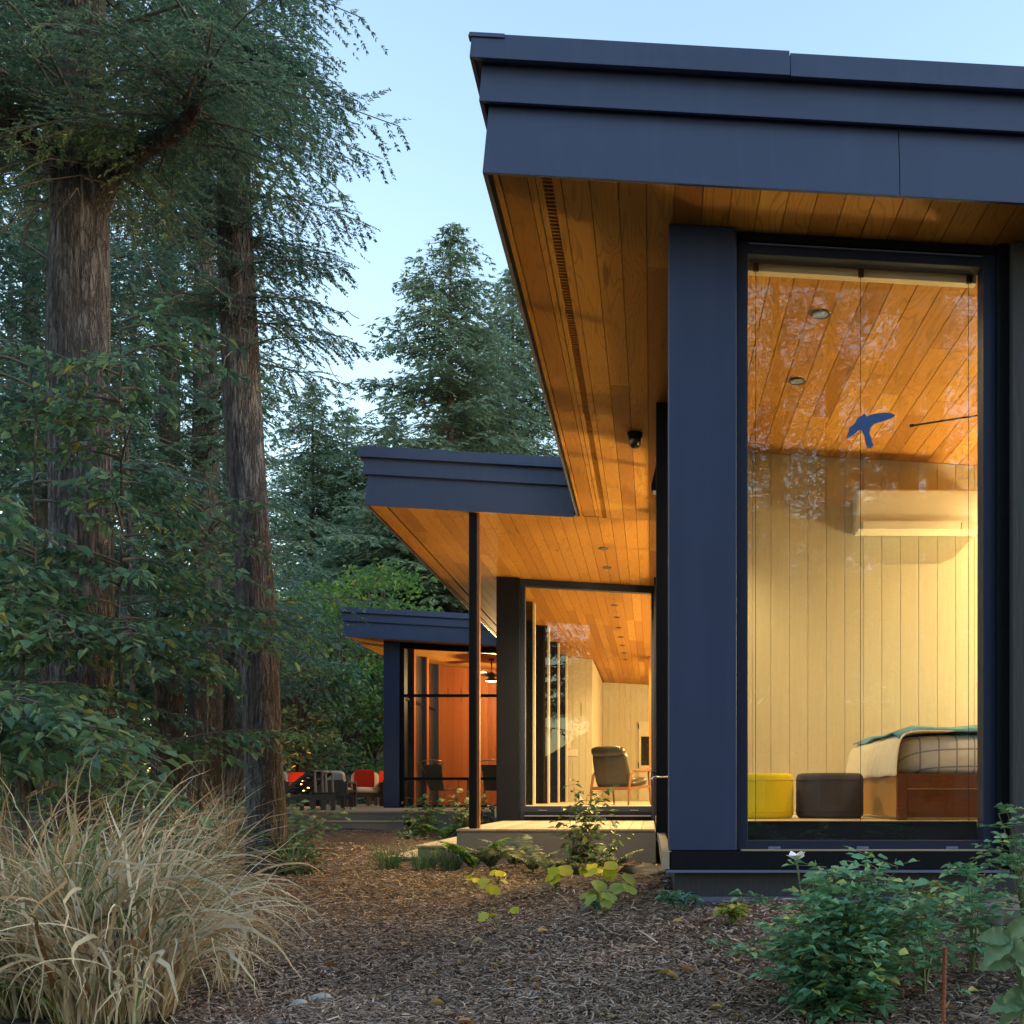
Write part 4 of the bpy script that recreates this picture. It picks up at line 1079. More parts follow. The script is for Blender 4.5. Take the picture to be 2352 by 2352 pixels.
# ---- two big hemlocks by the path
def hero_left():
    x0, Y = -4.46, 8.05; g = ghf(x0, Y)
    t = thing('hemlock_tree', (x0, Y, g), 'thick straight hemlock trunk at the far left with two big upswept limbs', 'tree')
    path = [(x0 + .02, Y, g - .1), (x0, Y, .6), (x0 - .03, Y, 2.4), (x0 - .045, Y, 4.9), (x0 - .02, Y, 7.5), (x0, Y, 13), (x0, Y, 17)]
    bark_trunk('trunk', path, [.25, .225, .212, .20, .17, .09, .02], t, nu=110, step=.03)
    fz = EYE + (1498 - 335) / 241 - .05
    def px(x, y, Yd): return at(x, y, Yd)
    bark_trunk('limb', [(x0, Y, fz - .25), px(212, 318, 7.95), px(275, 278, 7.7), px(340, 245, 7.4), px(372, 200, 7.2), px(382, 150, 7.1), px(392, 60, 7.0)], [.11, .085, .07, .058, .045, .035, .02], t, nu=28, amp=.08)
    bark_trunk('limb', [(x0, Y, fz - .2), px(92, 292, 7.9), px(40, 245, 7.7), px(-20, 200, 7.6), px(-110, 150, 7.5)], [.11, .08, .07, .06, .04], t, nu=28, amp=.08)
    rs = np.random.default_rng(21)
    zs = np.r_[rs.uniform(fz + .3, 7.6, 74), rs.uniform(7.6, 12, 16)]
    ln = np.r_[rs.uniform(.8, 2.5, 74), rs.uniform(1.2, 2.4, 16) * np.linspace(1, .6, 16)]
    q, wd = conifer_parts(22, zs, ln, None, .058, .0185, .043, .011, .16, .26, .16, lambda z: (x0 - .03, Y))
    # foliage carried by the two limbs
    def limb_fol(pts, seed, n):
        C = np.array([px(*p) for p in pts]); Qs = []; ws = []
        r2 = np.random.default_rng(seed)
        for k in range(n):
            u = r2.uniform(.15, 1) * (len(C) - 1); i = min(int(u), len(C) - 2); c = C[i] + (C[i + 1] - C[i]) * (u - i)
            qq, w2 = conifer_parts(seed * 50 + k, [c[2]], [r2.uniform(.5, 1.3)], None, .055, .02, .048, .0115, .25, .42, .16, lambda z, c=c: (c[0], c[1]))
            Qs.append(qq); ws += w2
        return np.concatenate(Qs), ws
    q2, w2 = limb_fol([(212, 318, 7.95), (275, 278, 7.7), (340, 245, 7.4), (372, 200, 7.2), (382, 150, 7.1), (392, 60, 7.0)], 5, 44)
    q3, w3 = limb_fol([(92, 292, 7.9), (40, 245, 7.7), (-20, 200, 7.6), (-110, 150, 7.5)], 6, 34)
    np_mesh('crown', np.concatenate([q, q2, q3]), [(0, 1, 2, 3)], 'needles', t)
    wood_mesh('branch', wd + w2 + w3 + bare_twigs(3, (x0, Y - .1, fz + .05), 60, .7, .16), 'twig', t)
hero_left()
def hero_right():
    P_ = [at(507, 1660, 9.75), at(505, 1560, 9.75), at(490, 1250, 9.75), at(473, 1000, 9.75), at(455, 720, 9.75), at(445, 500, 9.75), at(441, 300, 9.75), at(440, 100, 9.75)]
    x0, Y = P_[0][0], 9.75; g = ghf(x0, Y)
    t = thing('hemlock_tree', (x0, Y, g), 'slightly leaning hemlock trunk beside the path, second from the left', 'tree')
    P_[0] = (x0, Y, g - .1)
    P_ += [(P_[-1][0], Y, 12), (P_[-1][0], Y, 16)]
    bark_trunk('trunk', P_, [.20, .178, .175, .165, .16, .155, .145, .13, .07, .02], t, nu=100, step=.032)
    cz = [p[2] for p in P_]; cx = [p[0] for p in P_]
    ctr = lambda z: (float(np.interp(z, cz, cx)), Y)
    rs = np.random.default_rng(31)
    zs = np.r_[rs.uniform(4.7, 8.6, 130), rs.uniform(8.6, 12.5, 14)]
    ln = np.r_[rs.uniform(.55, 1.15, 130), rs.uniform(.6, 1.1, 14)]
    q, wd = conifer_parts(32, zs, ln, None, .046, .014, .040, .0105, .14, .28, .18, ctr)
    # long lower sprays toward the sky gap
    spec = [(6.7, 1.2, -.15), (5.95, 1.25, .2), (5.3, 1.1, -.3), (4.75, 1.15, .1), (6.3, 1.0, -.5), (5.6, 1.05, .5), (5.0, 1.0, -.1), (7.4, .8, .0), (8.0, .7, .3), (4.5, 1.1, -.5), (4.4, 1.0, .6)]
    Qs = [q]
    for k, (z, L, a) in enumerate(spec):
        qq, w_ = conifer_parts(700 + k, [z], [L], lambda r, a=a: a, .034, .012, .040, .0105, .2, .26, .22, ctr, .42); Qs.append(qq); wd += w_
    np_mesh('crown', np.concatenate(Qs), [(0, 1, 2, 3)], 'needles_dark', t)
    wood_mesh('branch', wd + bare_twigs(8, (ctr(5)[0], Y, 5.0), 40, .8, .5), 'twig', t)
hero_right()

# ---- hemlocks of the wood behind: two builds, many trees
def bg_conifer(seed, H, base, Lmax, nb, mt, dens=1.0, far=False):
    t = thing('hemlock_tree', (0, 0, 0), 'hemlock', 'tree')
    rs = np.random.default_rng(seed)
    zs = base + (H - base) * rs.uniform(0, 1, nb) ** 1.05
    rel = (zs - base) / (H - base)
    ln = np.maximum(.35, Lmax * (1 - rel) ** (.58 if far else .7) * rs.uniform(.45, 1.2, nb))
    q, wd = conifer_parts(seed + 1, zs, ln, None, (.19 if far else .13) / dens, (.10 if far else .06) / dens,   .24 if far else .13, .06 if far else .030, .22, .26, .3)
    np_mesh('crown', q, [(0, 1, 2, 3)], mt, t)
    MB().tube([(0, 0, -.8), (.03, 0, H * .3), (0, .02, H * .65), (0, 0, H)], [.30, .24, .13, .01], 12).build('trunk', 'bark_grey', t, smooth=True)
    wood_mesh('branch', wd, 'twig', t, 4)
    return t
A = bg_conifer(41, 20, 2.6, 3.4, 260, 'needles_dark')
B = bg_conifer(43, 17, 3.4, 2.9, 220, 'needles')
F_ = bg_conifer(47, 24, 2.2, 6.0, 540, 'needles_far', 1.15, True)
def spot(x, Y): return ((x - 1230) / 1932 * Y, Y)
def setbg(src, lst, first):
    for i, (x, Y, rz, s, lab) in enumerate(lst):
        X, Yv = spot(x, Y)
        place(src, (X, Yv, max(ghf(X, Yv), -2.4)), rz, s, lab, 'hemlocks of the wood behind', first=(i == 0))
setbg(A, [(318, 17.5, .3, .85, 'grey hemlock trunk standing just right of the thick left trunk, behind the dry grass'),
          (60, 19, 1.9, .95, 'dark hemlock behind the leafy sapling at the left edge'),
          (-160, 15, 4.0, 1.0, 'dark hemlock partly cut by the left edge of the picture'),
          (690, 47, 5.0, .72, 'lower hemlock left of the tall pointed one'),
          (430, 27, 3.4, .85, 'hemlock between the two big trunks, farther back'),
          (250, 30, .9, 1.0, 'hemlock far behind the thick left trunk'),
          (110, 13.5, 5.5, .8, 'hemlock just behind the thick left trunk, left side')], True)
setbg(B, [(386, 16.2, .8, .95, 'broad grey trunk right behind the dry grass clump'),
          (180, 24, 2.2, 1.05, 'hemlock hidden behind the thick left trunk'),
          (20, 28, 3.3, 1.1, 'far hemlock at the left edge above the lake'),
          (610, 40, 4.1, .72, 'low hemlock right behind the leaning trunk, above the loungers')], True)
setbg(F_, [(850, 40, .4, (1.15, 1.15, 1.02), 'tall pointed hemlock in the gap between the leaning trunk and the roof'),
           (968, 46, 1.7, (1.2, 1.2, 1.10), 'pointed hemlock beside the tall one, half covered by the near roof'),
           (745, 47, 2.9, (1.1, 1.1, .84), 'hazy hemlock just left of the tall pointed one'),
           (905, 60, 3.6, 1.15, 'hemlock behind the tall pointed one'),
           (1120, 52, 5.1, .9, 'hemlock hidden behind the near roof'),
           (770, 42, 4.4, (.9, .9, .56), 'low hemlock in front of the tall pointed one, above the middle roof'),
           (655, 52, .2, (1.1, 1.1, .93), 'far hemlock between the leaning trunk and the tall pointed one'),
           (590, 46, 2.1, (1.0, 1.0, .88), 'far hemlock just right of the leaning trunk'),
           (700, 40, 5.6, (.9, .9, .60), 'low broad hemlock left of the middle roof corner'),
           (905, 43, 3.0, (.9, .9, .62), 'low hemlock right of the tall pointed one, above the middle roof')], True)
# behind the camera: the wood that the big window mirrors
back = [(.4, -14, 1.1), (3.2, -15.5, 1.05), (6.2, -14, 1.15), (9.8, -15, 1.1), (1.8, -20.5, 1.35), (5.4, -20, 1.25), (8.8, -21, 1.35), (-2.4, -16, 1.3), (-5.5, -18, 1.4),
        (-10, -14, 1.2), (15, -16, 1.4), (-1, -22, 1.5), (12.5, -20, 1.4)]
for i, (X, Y, s) in enumerate(back):
    place((A, B)[i % 2], (X, Y, ghf(X, Y) - .1), i * 1.3, s, 'hemlock on the far side of the path, mirrored in the big window', 'hemlocks across the path')

# ---- pale slim trunks and leafy trees by the lake
def slim(name, x, Y, pts, r, label, mt='bark_grey'):
    X, _ = spot(x, Y); g = ghf(X, Y)
    t = thing(name, (X, Y, g), label, 'tree')
    P_ = [(X, Y, g - .2)] + [at(px, py, Y) for px, py in pts]
    bark_trunk('trunk', P_, [r * 1.15] + list(np.linspace(r, r * .5, len(pts))), t, mt, 24, .08, .07)
    return t, P_
def leafy(seed, c, rad, n, L, flat=.5):
    rs = np.random.default_rng(seed)
    nc = max(6, n // 42)
    cc = rs.normal(size=(nc, 3)); cc = unit(cc) * rs.uniform(.25, 1, (nc, 1)) ** .5
    cc = np.array(c) + cc * np.array(rad)
    b = cc[rs.integers(0, nc, n)] + rs.normal(0, 1, (n, 3)) * np.array([.34, .34, .13]) * min(rad)*.55
    d = unit(rs.normal(size=(n, 3)) * [1, 1, .45] + [0, 0, -.25]); nn = unit(np.array([0, 0, 1.]) + rs.normal(0, flat, (n, 3)))
    Ls = L * rs.uniform(.6, 1.3, n)
    return leaves(b, d, nn, Ls, Ls * .58), cc
def broadleaf(x, Y, H, rad, n, L, mt, label, r=.1, seed=1, zc=None):
    X, _ = spot(x, Y); g = max(ghf(X, Y), -2.3)
    t = thing('broadleaf_tree', (X, Y, g), label, 'tree', 'leafy trees by the lake')
    c = (X, Y, g + (zc or H * .62))
    q, cc = leafy(seed, c, rad, n, L)
    np_mesh('crown', q, LEAF_F, mt, t)
    b = MB().tube([(X, Y, g - .3), (X + .1, Y, g + H * .3), (X - .05, Y, g + H * .6), (X, Y, g + H * .9)], [r, r * .8, r * .5, r * .1], 10)
    b.build('trunk', 'bark_grey', t, smooth=True)
    wood_mesh('branch', [(np.array([[X, Y, g + H * .25 + .5 * (q_[2] - g - H * .25) * .5], (np.array([X, Y, q_[2] - .5]) + q_) / 2, q_]), r * .3) for q_ in cc[:60]], 'twig', t)
broadleaf(640, 31, 7.5, (3.4, 2.2, 3.4), 6000, .19, 'leaf_maple', 'leafy maple behind the outdoor furniture', .12, 61)
broadleaf(705, 33, 8.5, (2.6, 2.2, 3.8), 5000, .19, 'leaf_maple', 'leafy tree against the left corner of the porch roof', .14, 62)
broadleaf(560, 28, 6.0, (2.0, 1.6, 2.6), 3000, .17, 'leaf_beech', 'leafy tree just right of the leaning trunk', .1, 63)
broadleaf(470, 24, 6.5, (2.2, 1.6, 2.2), 2600, .16, 'leaf_beech', 'leafy tree between the pale trunk and the leaning trunk', .1, 64)
broadleaf(330, 26, 6.0, (2.6, 1.6, 2.0), 2800, .17, 'leaf_maple', 'leafy tree over the lake behind the grey trunks', .1, 65)
broadleaf(60, 18, 5.5, (2.4, 1.6, 2.2), 4000, .15, 'leaf_beech', 'leafy tree by the lake at the left edge', .09, 66)
broadleaf(860, 44, 8.5, (4.2, 2, 2.6), 6000, .26, 'leaf_maple', 'leafy tree under the tall pointed hemlock', .14, 67, 7.0)
t, _p = slim('slim_trunk', 428, 18.5, [(428, 1450), (436, 1300), (444, 1150), (450, 900), (452, 600)], .115, 'slim pale leaning trunk left of the leaning hemlock'); t.name = 'slim_tree'
t, _p = slim('slim_tree', 446, 21, [(452, 1440), (466, 1300), (480, 1180), (500, 1000)], .10, 'pale grey trunk leaning behind the slim one')
t, _p = slim('slim_tree', 262, 13.5, [(256, 1450), (248, 1250), (244, 1000), (238, 800)], .045, 'thin dark sapling stem right of the thick left trunk', 'bark_hemlock')
t, _p = slim('slim_tree', 288, 14, [(290, 1450), (294, 1300), (300, 1100)], .04, 'thin reddish sapling stem in front of the grey trunks', 'bark_hemlock')

src_b = [o for o in bpy.data.objects if o.name.startswith('broadleaf_tree') and o.parent is None]
for i, (X, Y) in enumerate(((2.2, -15), (7.6, -15.5), (4.4, -18.5), (11, -18), (-1, -18))):
    place(src_b[i % 3], (X, Y, ghf(X, Y) - .3), i * 1.1, 1.0, 'leafy tree across the path, mirrored in the big window', 'leafy trees across the path')

# ------------------------------------------------------------------ understorey saplings at the left
def sapling(X, Y, H, label, seed, nb, Lr, leafL, mt, zmin=.5, az=None, lean=0):
    g = ghf(X, Y); rs = np.random.default_rng(seed)
    t = thing('beech_sapling', (X, Y, g), label, 'sapling')
    wb = np.cumsum(rs.normal(0, .035, (9, 2)), 0); wb[0] = 0
    MB().tube([(X + lean * k / 8 + wb[k, 0], Y + wb[k, 1], g - .1 + (H + .1) * k / 8) for k in range(9)], list(np.linspace(.022, .003, 9)), 8).build('stem', 'bark_hemlock', t, smooth=True)
    B_, D_, N_, L_ = [], [], [], []; wd = []
    for k in range(nb):
        u = rs.uniform(0, 1); z = g + zmin + (H - zmin) * u
        a = rs.uniform(0, 6.28) if az is None else az(rs)
        d = np.array([np.cos(a), np.sin(a), 0]); L = Lr * rs.uniform(.55, 1.15) * (1 - .45 * u)
        kk = (z - g) / H * 8; c0 = np.array([X + lean * (z - g) / H + np.interp(kk, range(9), wb[:, 0]), Y + np.interp(kk, range(9), wb[:, 1]), z]); sd = np.array([-d[1], d[0], 0])
        ri, dr = rs.uniform(.1, .5), rs.uniform(.2, .65)
        P = lambda t_: c0 + d * (L * t_)[:, None] + UP * (L * (ri * t_ - dr * t_ ** 2))[:, None]
        wd.append((P(np.linspace(0, 1, 7)), .011))
        m = int(7 * L / .45) + 4
        for i, t_ in enumerate(np.linspace(.22, 1, m)):
            c = P(np.array([t_]))[0]; s_ = 1 if i % 2 else -1
            an = np.radians(rs.uniform(35, 65)); d2 = unit(d * np.cos(an) + sd * s_ * np.sin(an) + UP * rs.normal(-.12, .1)); l2 = .42 * L * (1.15 - .75 * t_) * rs.uniform(.6, 1.2)
            if t_ > .99: d2 = unit(d - UP * .25); l2 = .2
            q = max(3, int(l2 / (leafL * .42)))
            v = np.linspace(.15, 1, q)[:, None]
            pts = c + d2 * l2 * v - UP * .22 * l2 * v ** 2
            wd.append((np.vstack([c, pts[q // 2], pts[-1]]), .0045))
            s2 = unit(np.cross(d2, UP)); sg = np.where(np.arange(q) % 2 == 0, 1., -1.)[:, None]
            B_.append(pts); dd = unit(d2 * .75 + s2 * sg * .75 + UP * rs.normal(-.28, .18, (q, 1)) + rs.normal(0, .12, (q, 3)))
            D_.append(dd); N_.append(unit(UP + rs.normal(0, .33, (q, 3)))); L_.append(leafL * rs.uniform(.4, 1.3, q))
    b, d, nn, L = map(np.concatenate, (B_, D_, N_, L_))
    np_mesh('foliage', leaves(b, d, nn, L, L * .56, .16, .16), LEAF_F, mt, t, smooth=False)
    wood_mesh('branch', wd, 'twig', t, 5, .0018)
    return t
sapling((225 - 1230) / 1932 * 7.0, 7.0, 4.0, 'tall beech sapling spreading leafy layers in front of the thick left trunk', 71, 50, 1.15, .078, 'leaf_beech', 1.0)
sapling((400 - 1230) / 1932 * 8.4, 8.4, 3.3, 'beech sapling whose leaves overlap the leaning trunk', 72, 20, .75, .072, 'leaf_beech', 1.95)
sapling(-3.75, 5.2, 2.4, 'near beech sapling reaching in from the left edge', 73, 16, 1.4, .088, 'leaf_beech', .75, lambda r: r.normal(.1, .75))
sapling((40 - 1230) / 1932 * 6.4, 6.4, 3.6, 'beech sapling at the left edge, behind the nearest one', 74, 34, 1.05, .08, 'leaf_beech', .7)

# ------------------------------------------------------------------ dry ornamental grass
def grass_clump(X, Y, n, H, spread, seed, mt, label, wmul=1.0, bias=(0, 0), cat='grass', name='ornamental_grass', wdt=(.005, .013)):
    g = ghf(X, Y); rs = np.random.default_rng(seed); S = 20
    t = thing(name, (X, Y, g), label, cat)
    a = rs.uniform(0, 6.28, n); r0 = spread * .42 * np.sqrt(rs.uniform(0, 1, n))
    b = np.stack([X + r0 * np.cos(a), Y + r0 * np.sin(a), np.full(n, g - .02)], 1)
    a2 = a + rs.normal(0, .8, n); dr = np.stack([np.cos(a2) + bias[0], np.sin(a2) + bias[1], np.zeros(n)], 1); dr = unit(dr)
    tt = np.linspace(0, 1, S)
    Lb = H * rs.uniform(.7, 1.55, n); th0 = np.abs(rs.normal(.12, .16, n)) + .25 * spread * rs.uniform(0, 1, n); kap = rs.uniform(.5, 3.1, n) * (1 if H > .4 else .6)
    kink = (rs.uniform(0, 1, n) < .28) * rs.uniform(.6, 1.9, n); kp = rs.uniform(.5, .85, n)
    th = th0[:, None] + kap[:, None] * tt ** 1.6 + kink[:, None] * np.clip((tt - kp[:, None]) / .3, 0, 1)
    th = np.minimum(th, 2.9)
    ds = (Lb / (S - 1))[:, None]
    hz = np.cumsum(np.sin(th) * ds, 1) - np.sin(th[:, :1]) * ds; vt = np.cumsum(np.cos(th) * ds, 1) - np.cos(th[:, :1]) * ds
    az2 = np.cumsum(rs.normal(0, .028, (n, S)), 1)
    sdv = unit(np.cross(dr, UP))
    P = b[:, None] + dr[:, None] * (hz * np.cos(az2))[..., None] + sdv[:, None] * (hz * np.sin(az2))[..., None] + UP * vt[..., None]
    P[..., 2] = np.maximum(P[..., 2], g + .01)
    sd = unit(np.cross(dr, UP) + UP * rs.normal(0, .5, (n, 1)))
    W = np.clip(rs.lognormal(math.log(wdt[0] + .003), .45, n), .004, wdt[1] * 1.7) * wmul
    prof = np.minimum(1, .55 + tt * 1.4) * (1 - tt ** 2.2) + .02
    tw = rs.uniform(-1.2, 1.2, n)
    sdt = unit(sd[:, None] * np.cos(tw[:, None] * tt)[..., None] + np.cross(dr, sd)[:, None] * np.sin(tw[:, None] * tt)[..., None])
    o = sdt * (W[:, None] * prof * .5)[..., None]
    V = np.stack([P - o, P + o], 2).reshape(n, 2 * S, 3)
    np_mesh('blade', V, [(2 * i, 2 * i + 1, 2 * i + 3, 2 * i + 2) for i in range(S - 1)], mt, t)['kind'] = 'stuff'
    return t
def gpos(x, Y): return (x - 1230) / 1932 * Y
grass_clump(gpos(110, 3.75), 3.75, 640, .78, .52, 81, 'straw_green', 'broad dry grass clump with green shoots in the lower left corner', 1.35)
grass_clump(gpos(275, 4.3), 4.3, 780, .62, .38, 82, 'straw', 'straw-coloured grass clump in front of the leaning trunk', 1.05)
grass_clump(gpos(220, 3.45), 3.45, 420, .60, .44, 83, 'straw', 'nearest straw-coloured grass clump, cut by the bottom edge', 1.2)
grass_clump(gpos(20, 4.9), 4.9, 380, .8, .55, 84, 'straw_green', 'green and straw grass clump at the left edge, behind the broad one', 1.2)
grass_clump(gpos(400, 3.9), 3.9, 40, .45, .4, 85, 'straw', 'small sparse dry grass at the right of the clumps, bending over the path', .9)
for x, Y, lab in ((362, 12.6, 'upright feathery dry grass in front of the broad grey trunk'), (425, 13.2, 'upright feathery dry grass beside the slim pale trunk')):
    grass_clump(gpos(x, Y), Y, 130, .95, .22, int(x), 'straw', lab, .7)
for x, Y, lab in ((735, 10.3, 'dark green grass tuft left of the lowest step'), (800, 10.2, 'dark green grass tuft in front of the lowest step'), (852, 10.2, 'dark green grass tuft at the corner of the upper step')):
    grass_clump(gpos(x, Y), Y, 240, .26, .26, int(x), 'leaf_tuft', lab, .55, name='grass_tuft')
grass_clump(gpos(549, 9.6), 9.6, 26, .52, .13, 91, 'leaf_tuft', 'upright iris leaves at the foot of the leaning trunk', 2.4, name='iris_plant', cat='plant')

# ------------------------------------------------------------------ shrubs and perennials
def pinnate_shrub(X, Y, seed, nst, H, spread, mt, label, leaflet=.034, npair=3, name='rose_bush', cat='bush', stem='stem_green', per=8, start=.25):
    g = ghf(X, Y); rs = np.random.default_rng(seed); t = thing(name, (X, Y, g), label, cat)
    wd = []; B_, D_, N_, L_ = [], [], [], []; tips = []
    for k in range(nst):
        a = rs.uniform(0, 6.28); d = np.array([np.cos(a), np.sin(a), 0]); h = H * rs.uniform(.45, 1.0); o = spread * rs.uniform(.15, 1.0) * (1.2 - .5 * h / H)
        T_ = np.linspace(0, 1, 8)
        P = lambda s: np.array([X, Y, g]) + d * (o * s ** 1.3)[:, None] + UP * (h * (1.25 * s - .25 * s ** 2.5))[:, None]
        wd.append((P(T_), .005)); tips.append(P(np.array([1.]))[0])
        for s in np.linspace(start, 1, per):
            c = P(np.array([s]))[0]; b = rs.uniform(0, 6.28)
            r = unit(np.array([np.cos(b), np.sin(b), rs.uniform(.1, .7)])); rl = leaflet * (npair + .6) * rs.uniform(.8, 1.2)
            v = np.linspace(.3, 1, npair); pts = c + r * (rl * v)[:, None] - UP * (.25 * rl * v ** 2)[:, None]
            wd.append((np.vstack([c, pts[-1]]), .0018))
            sd = unit(np.cross(r, UP)); nv = np.cross(sd, r)
            for sg in (1, -1):
                B_.append(pts); D_.append(unit(r * .45 + sd * sg + UP * rs.normal(-.05, .15, (npair, 1)))); N_.append(unit(nv + rs.normal(0, .25, (npair, 3)))); L_.append(leaflet * rs.uniform(.8, 1.2, npair))
            B_.append(pts[-1:]); D_.append(unit(r - UP * .3)[None]); N_.append(nv[None]); L_.append(np.array([leaflet * 1.15]))
    b, d, nn, L = map(np.concatenate, (B_, D_, N_, L_))
    np_mesh('foliage', leaves(b, d, nn, L, L * .66, .15, .12, .45), LEAF_F, mt, t)
    wood_mesh('stem', wd, stem, t, 5, .0012)
    return t, tips
def flower(p, r, parent, mt='flower_white'):
    rs = np.random.default_rng(5); n = 6; a = np.linspace(0, 6.28, n, endpoint=False)
    d = np.stack([np.cos(a), np.sin(a), np.full(n, .55)], 1); b = np.repeat(np.array([p]), n, 0)
    q = leaves(b, unit(d), unit(UP - d * .4), np.full(n, r), np.full(n, r * .95), .12, -.2, .55)
    np_mesh('flower', q, LEAF_F, mt, parent)
rose, tips = pinnate_shrub(gpos(1590, 3.4), 3.4, 101, 46, .50, .38, 'leaf_rose', 'bushy rose with blue-green leaves and one white bloom under the big window', .042, 3, per=11, start=.06)
fpnt = at(1503, 1624, 3.45)
MB().tube([(gpos(1585, 3.45), 3.45, ghf(.65, 3.45)), (gpos(1530, 3.45), 3.43, -.2), (fpnt[0] + .012, fpnt[1], -.02), tuple(fpnt)], .003, 6).build('flower_stem', 'stem_green', rose)
flower(fpnt, .042, rose)
pinnate_shrub(gpos(1835, 3.75), 3.75, 103, 7, .42, .10, 'leaf_rose', 'upright young rose shoot at the right, beside the bushy one', .04, 3, per=7)
pinnate_shrub(gpos(1745, 3.55), 3.55, 105, 7, .30, .17, 'leaf_rose', 'low rose sprawl between the bush and the upright shoot', .034, 3, per=6)
pinnate_shrub(gpos(1935, 4.2), 4.2, 107, 8, .55, .16, 'leaf_rose', 'rose at the right edge against the dark siding', .038, 3, per=7)

def broad_plant(X, Y, seed, n, H, spread, L, mt, label, ratio=.6, name='leafy_plant', cat='plant', droop=.2, stem='stem_green', up=.35):
    """stems each ending in a rosette of leaves"""
    g = ghf(X, Y); rs = np.random.default_rng(seed); t = thing(name, (X, Y, g), label, cat); wd = []; B_, D_, N_, L_ = [], [], [], []
    for k in range(n):
        a = rs.uniform(0, 6.28); r = spread * np.sqrt(rs.uniform(0, 1)); h = H * rs.uniform(.55, 1.05)
        top = np.array([X + r * np.cos(a), Y + r * np.sin(a), g + h]); base = np.array([X + .3 * r * np.cos(a), Y + .3 * r * np.sin(a), g])
        wd.append((np.vstack([base, (base + top) / 2 + [0, 0, .02], top]), .0035))
        m = 7; aa = np.linspace(0, 6.28, m, endpoint=False) + rs.uniform(0, 1)
        d = np.stack([np.cos(aa), np.sin(aa), rs.uniform(-.1, .4, m) + up - .35], 1)
        B_.append(np.repeat(top[None], m, 0) - UP * rs.uniform(0, .03, (m, 1))); D_.append(unit(d)); N_.append(unit(UP + rs.normal(0, .2, (m, 3)) - d * .2)); L_.append(L * rs.uniform(.7, 1.15, m))
    b, d, nn, L2 = map(np.concatenate, (B_, D_, N_, L_))
    np_mesh('foliage', leaves(b, d, nn, L2, L2 * ratio, .14, droop, .5), LEAF_F, mt, t); wood_mesh('stem', wd, stem, t, 5, .0015)
    return t
broad_plant(gpos(1282, 5.0), 5.0, 111, 11, .13, .10, .055, 'leaf_pachy', 'blue-green ground plant at the foot of the corner column', .5)
broad_plant(gpos(1378, 4.55), 4.55, 112, 9, .10, .075, .05, 'leaf_pachy_lime', 'lime and green ground plant left of the bushy rose', .55)
broad_plant(gpos(1770, 4.6), 4.6, 113, 8, .15, .08, .05, 'leaf_pachy_lime', 'variegated yellow-green plant behind the low rose sprawl', .55)
broad_plant(gpos(1128, 5.1), 5.1, 114, 4, .07, .05, .045, 'leaf_pachy', 'tiny dark green seedling in the mulch below the round leaves', .6)

def big_leaf_plant():
    Y = 2.75; X = gpos(1925, Y); g = ghf(X, Y)
    t = thing('big_leaf_plant', (X, Y, g), 'pale green plant with large pointed leaves at the lower right edge', 'plant')
    sp = [((1905, 1770), (1870, 1800), .13), ((1905, 1768), (1835, 1765), .11), ((1905, 1768), (1935, 1735), .10), ((1915, 1800), (1960, 1850), .15), ((1915, 1800), (1838, 1828), .13),
          ((1925, 1860), (1900, 1930), .14), ((1925, 1860), (1975, 1900), .14), ((1930, 1890), (1890, 1895), .13), ((1925, 1860), (1960, 1800), .13), ((1905, 1770), (1925, 1800), .10)]
    B_, D_ = [], []; L_ = []
    for (a, b, L) in sp:
        p = np.array(at(*a, Y)); q = np.array(at(*b, Y - .03)); B_.append(p); D_.append(unit(q - p)); L_.append(L * .82)
    rs = np.random.default_rng(4)
    for p, d, L in zip(B_, D_, L_):
        nn = unit(np.array([0, -.8, .7]) + rs.normal(0, .25, 3)); sd = unit(np.cross(d, nn)); up = np.cross(sd, d)
        m = MB(); nu, nv = 12, 6; vs = []
        for i in range(nu + 1):
            u = i / nu; wv = .30 * L * math.sin(math.pi * min(1, u ** .75)) ** .9
            for j in range(nv + 1):
                v = -1 + 2 * j / nv
                vs.append(p + d * L * u + sd * wv * v + up * (abs(v) ** 1.3 * wv * .35 - .28 * L * u * u + .006 * math.sin(u * 26) * abs(v)))
        m.add(vs, [(i * (nv + 1) + j, i * (nv + 1) + j + 1, (i + 1) * (nv + 1) + j + 1, (i + 1) * (nv + 1) + j) for i in range(nu) for j in range(nv)])
        m.build('leaf', 'leaf_pale', t, smooth=True)
    MB().tube([(X, Y, g), at(1928, 1880, Y), at(1916, 1805, Y), at(1904, 1766, Y)], [.006, .005, .004, .003], 6).build('stem', 'stem_green', t)
big_leaf_plant()

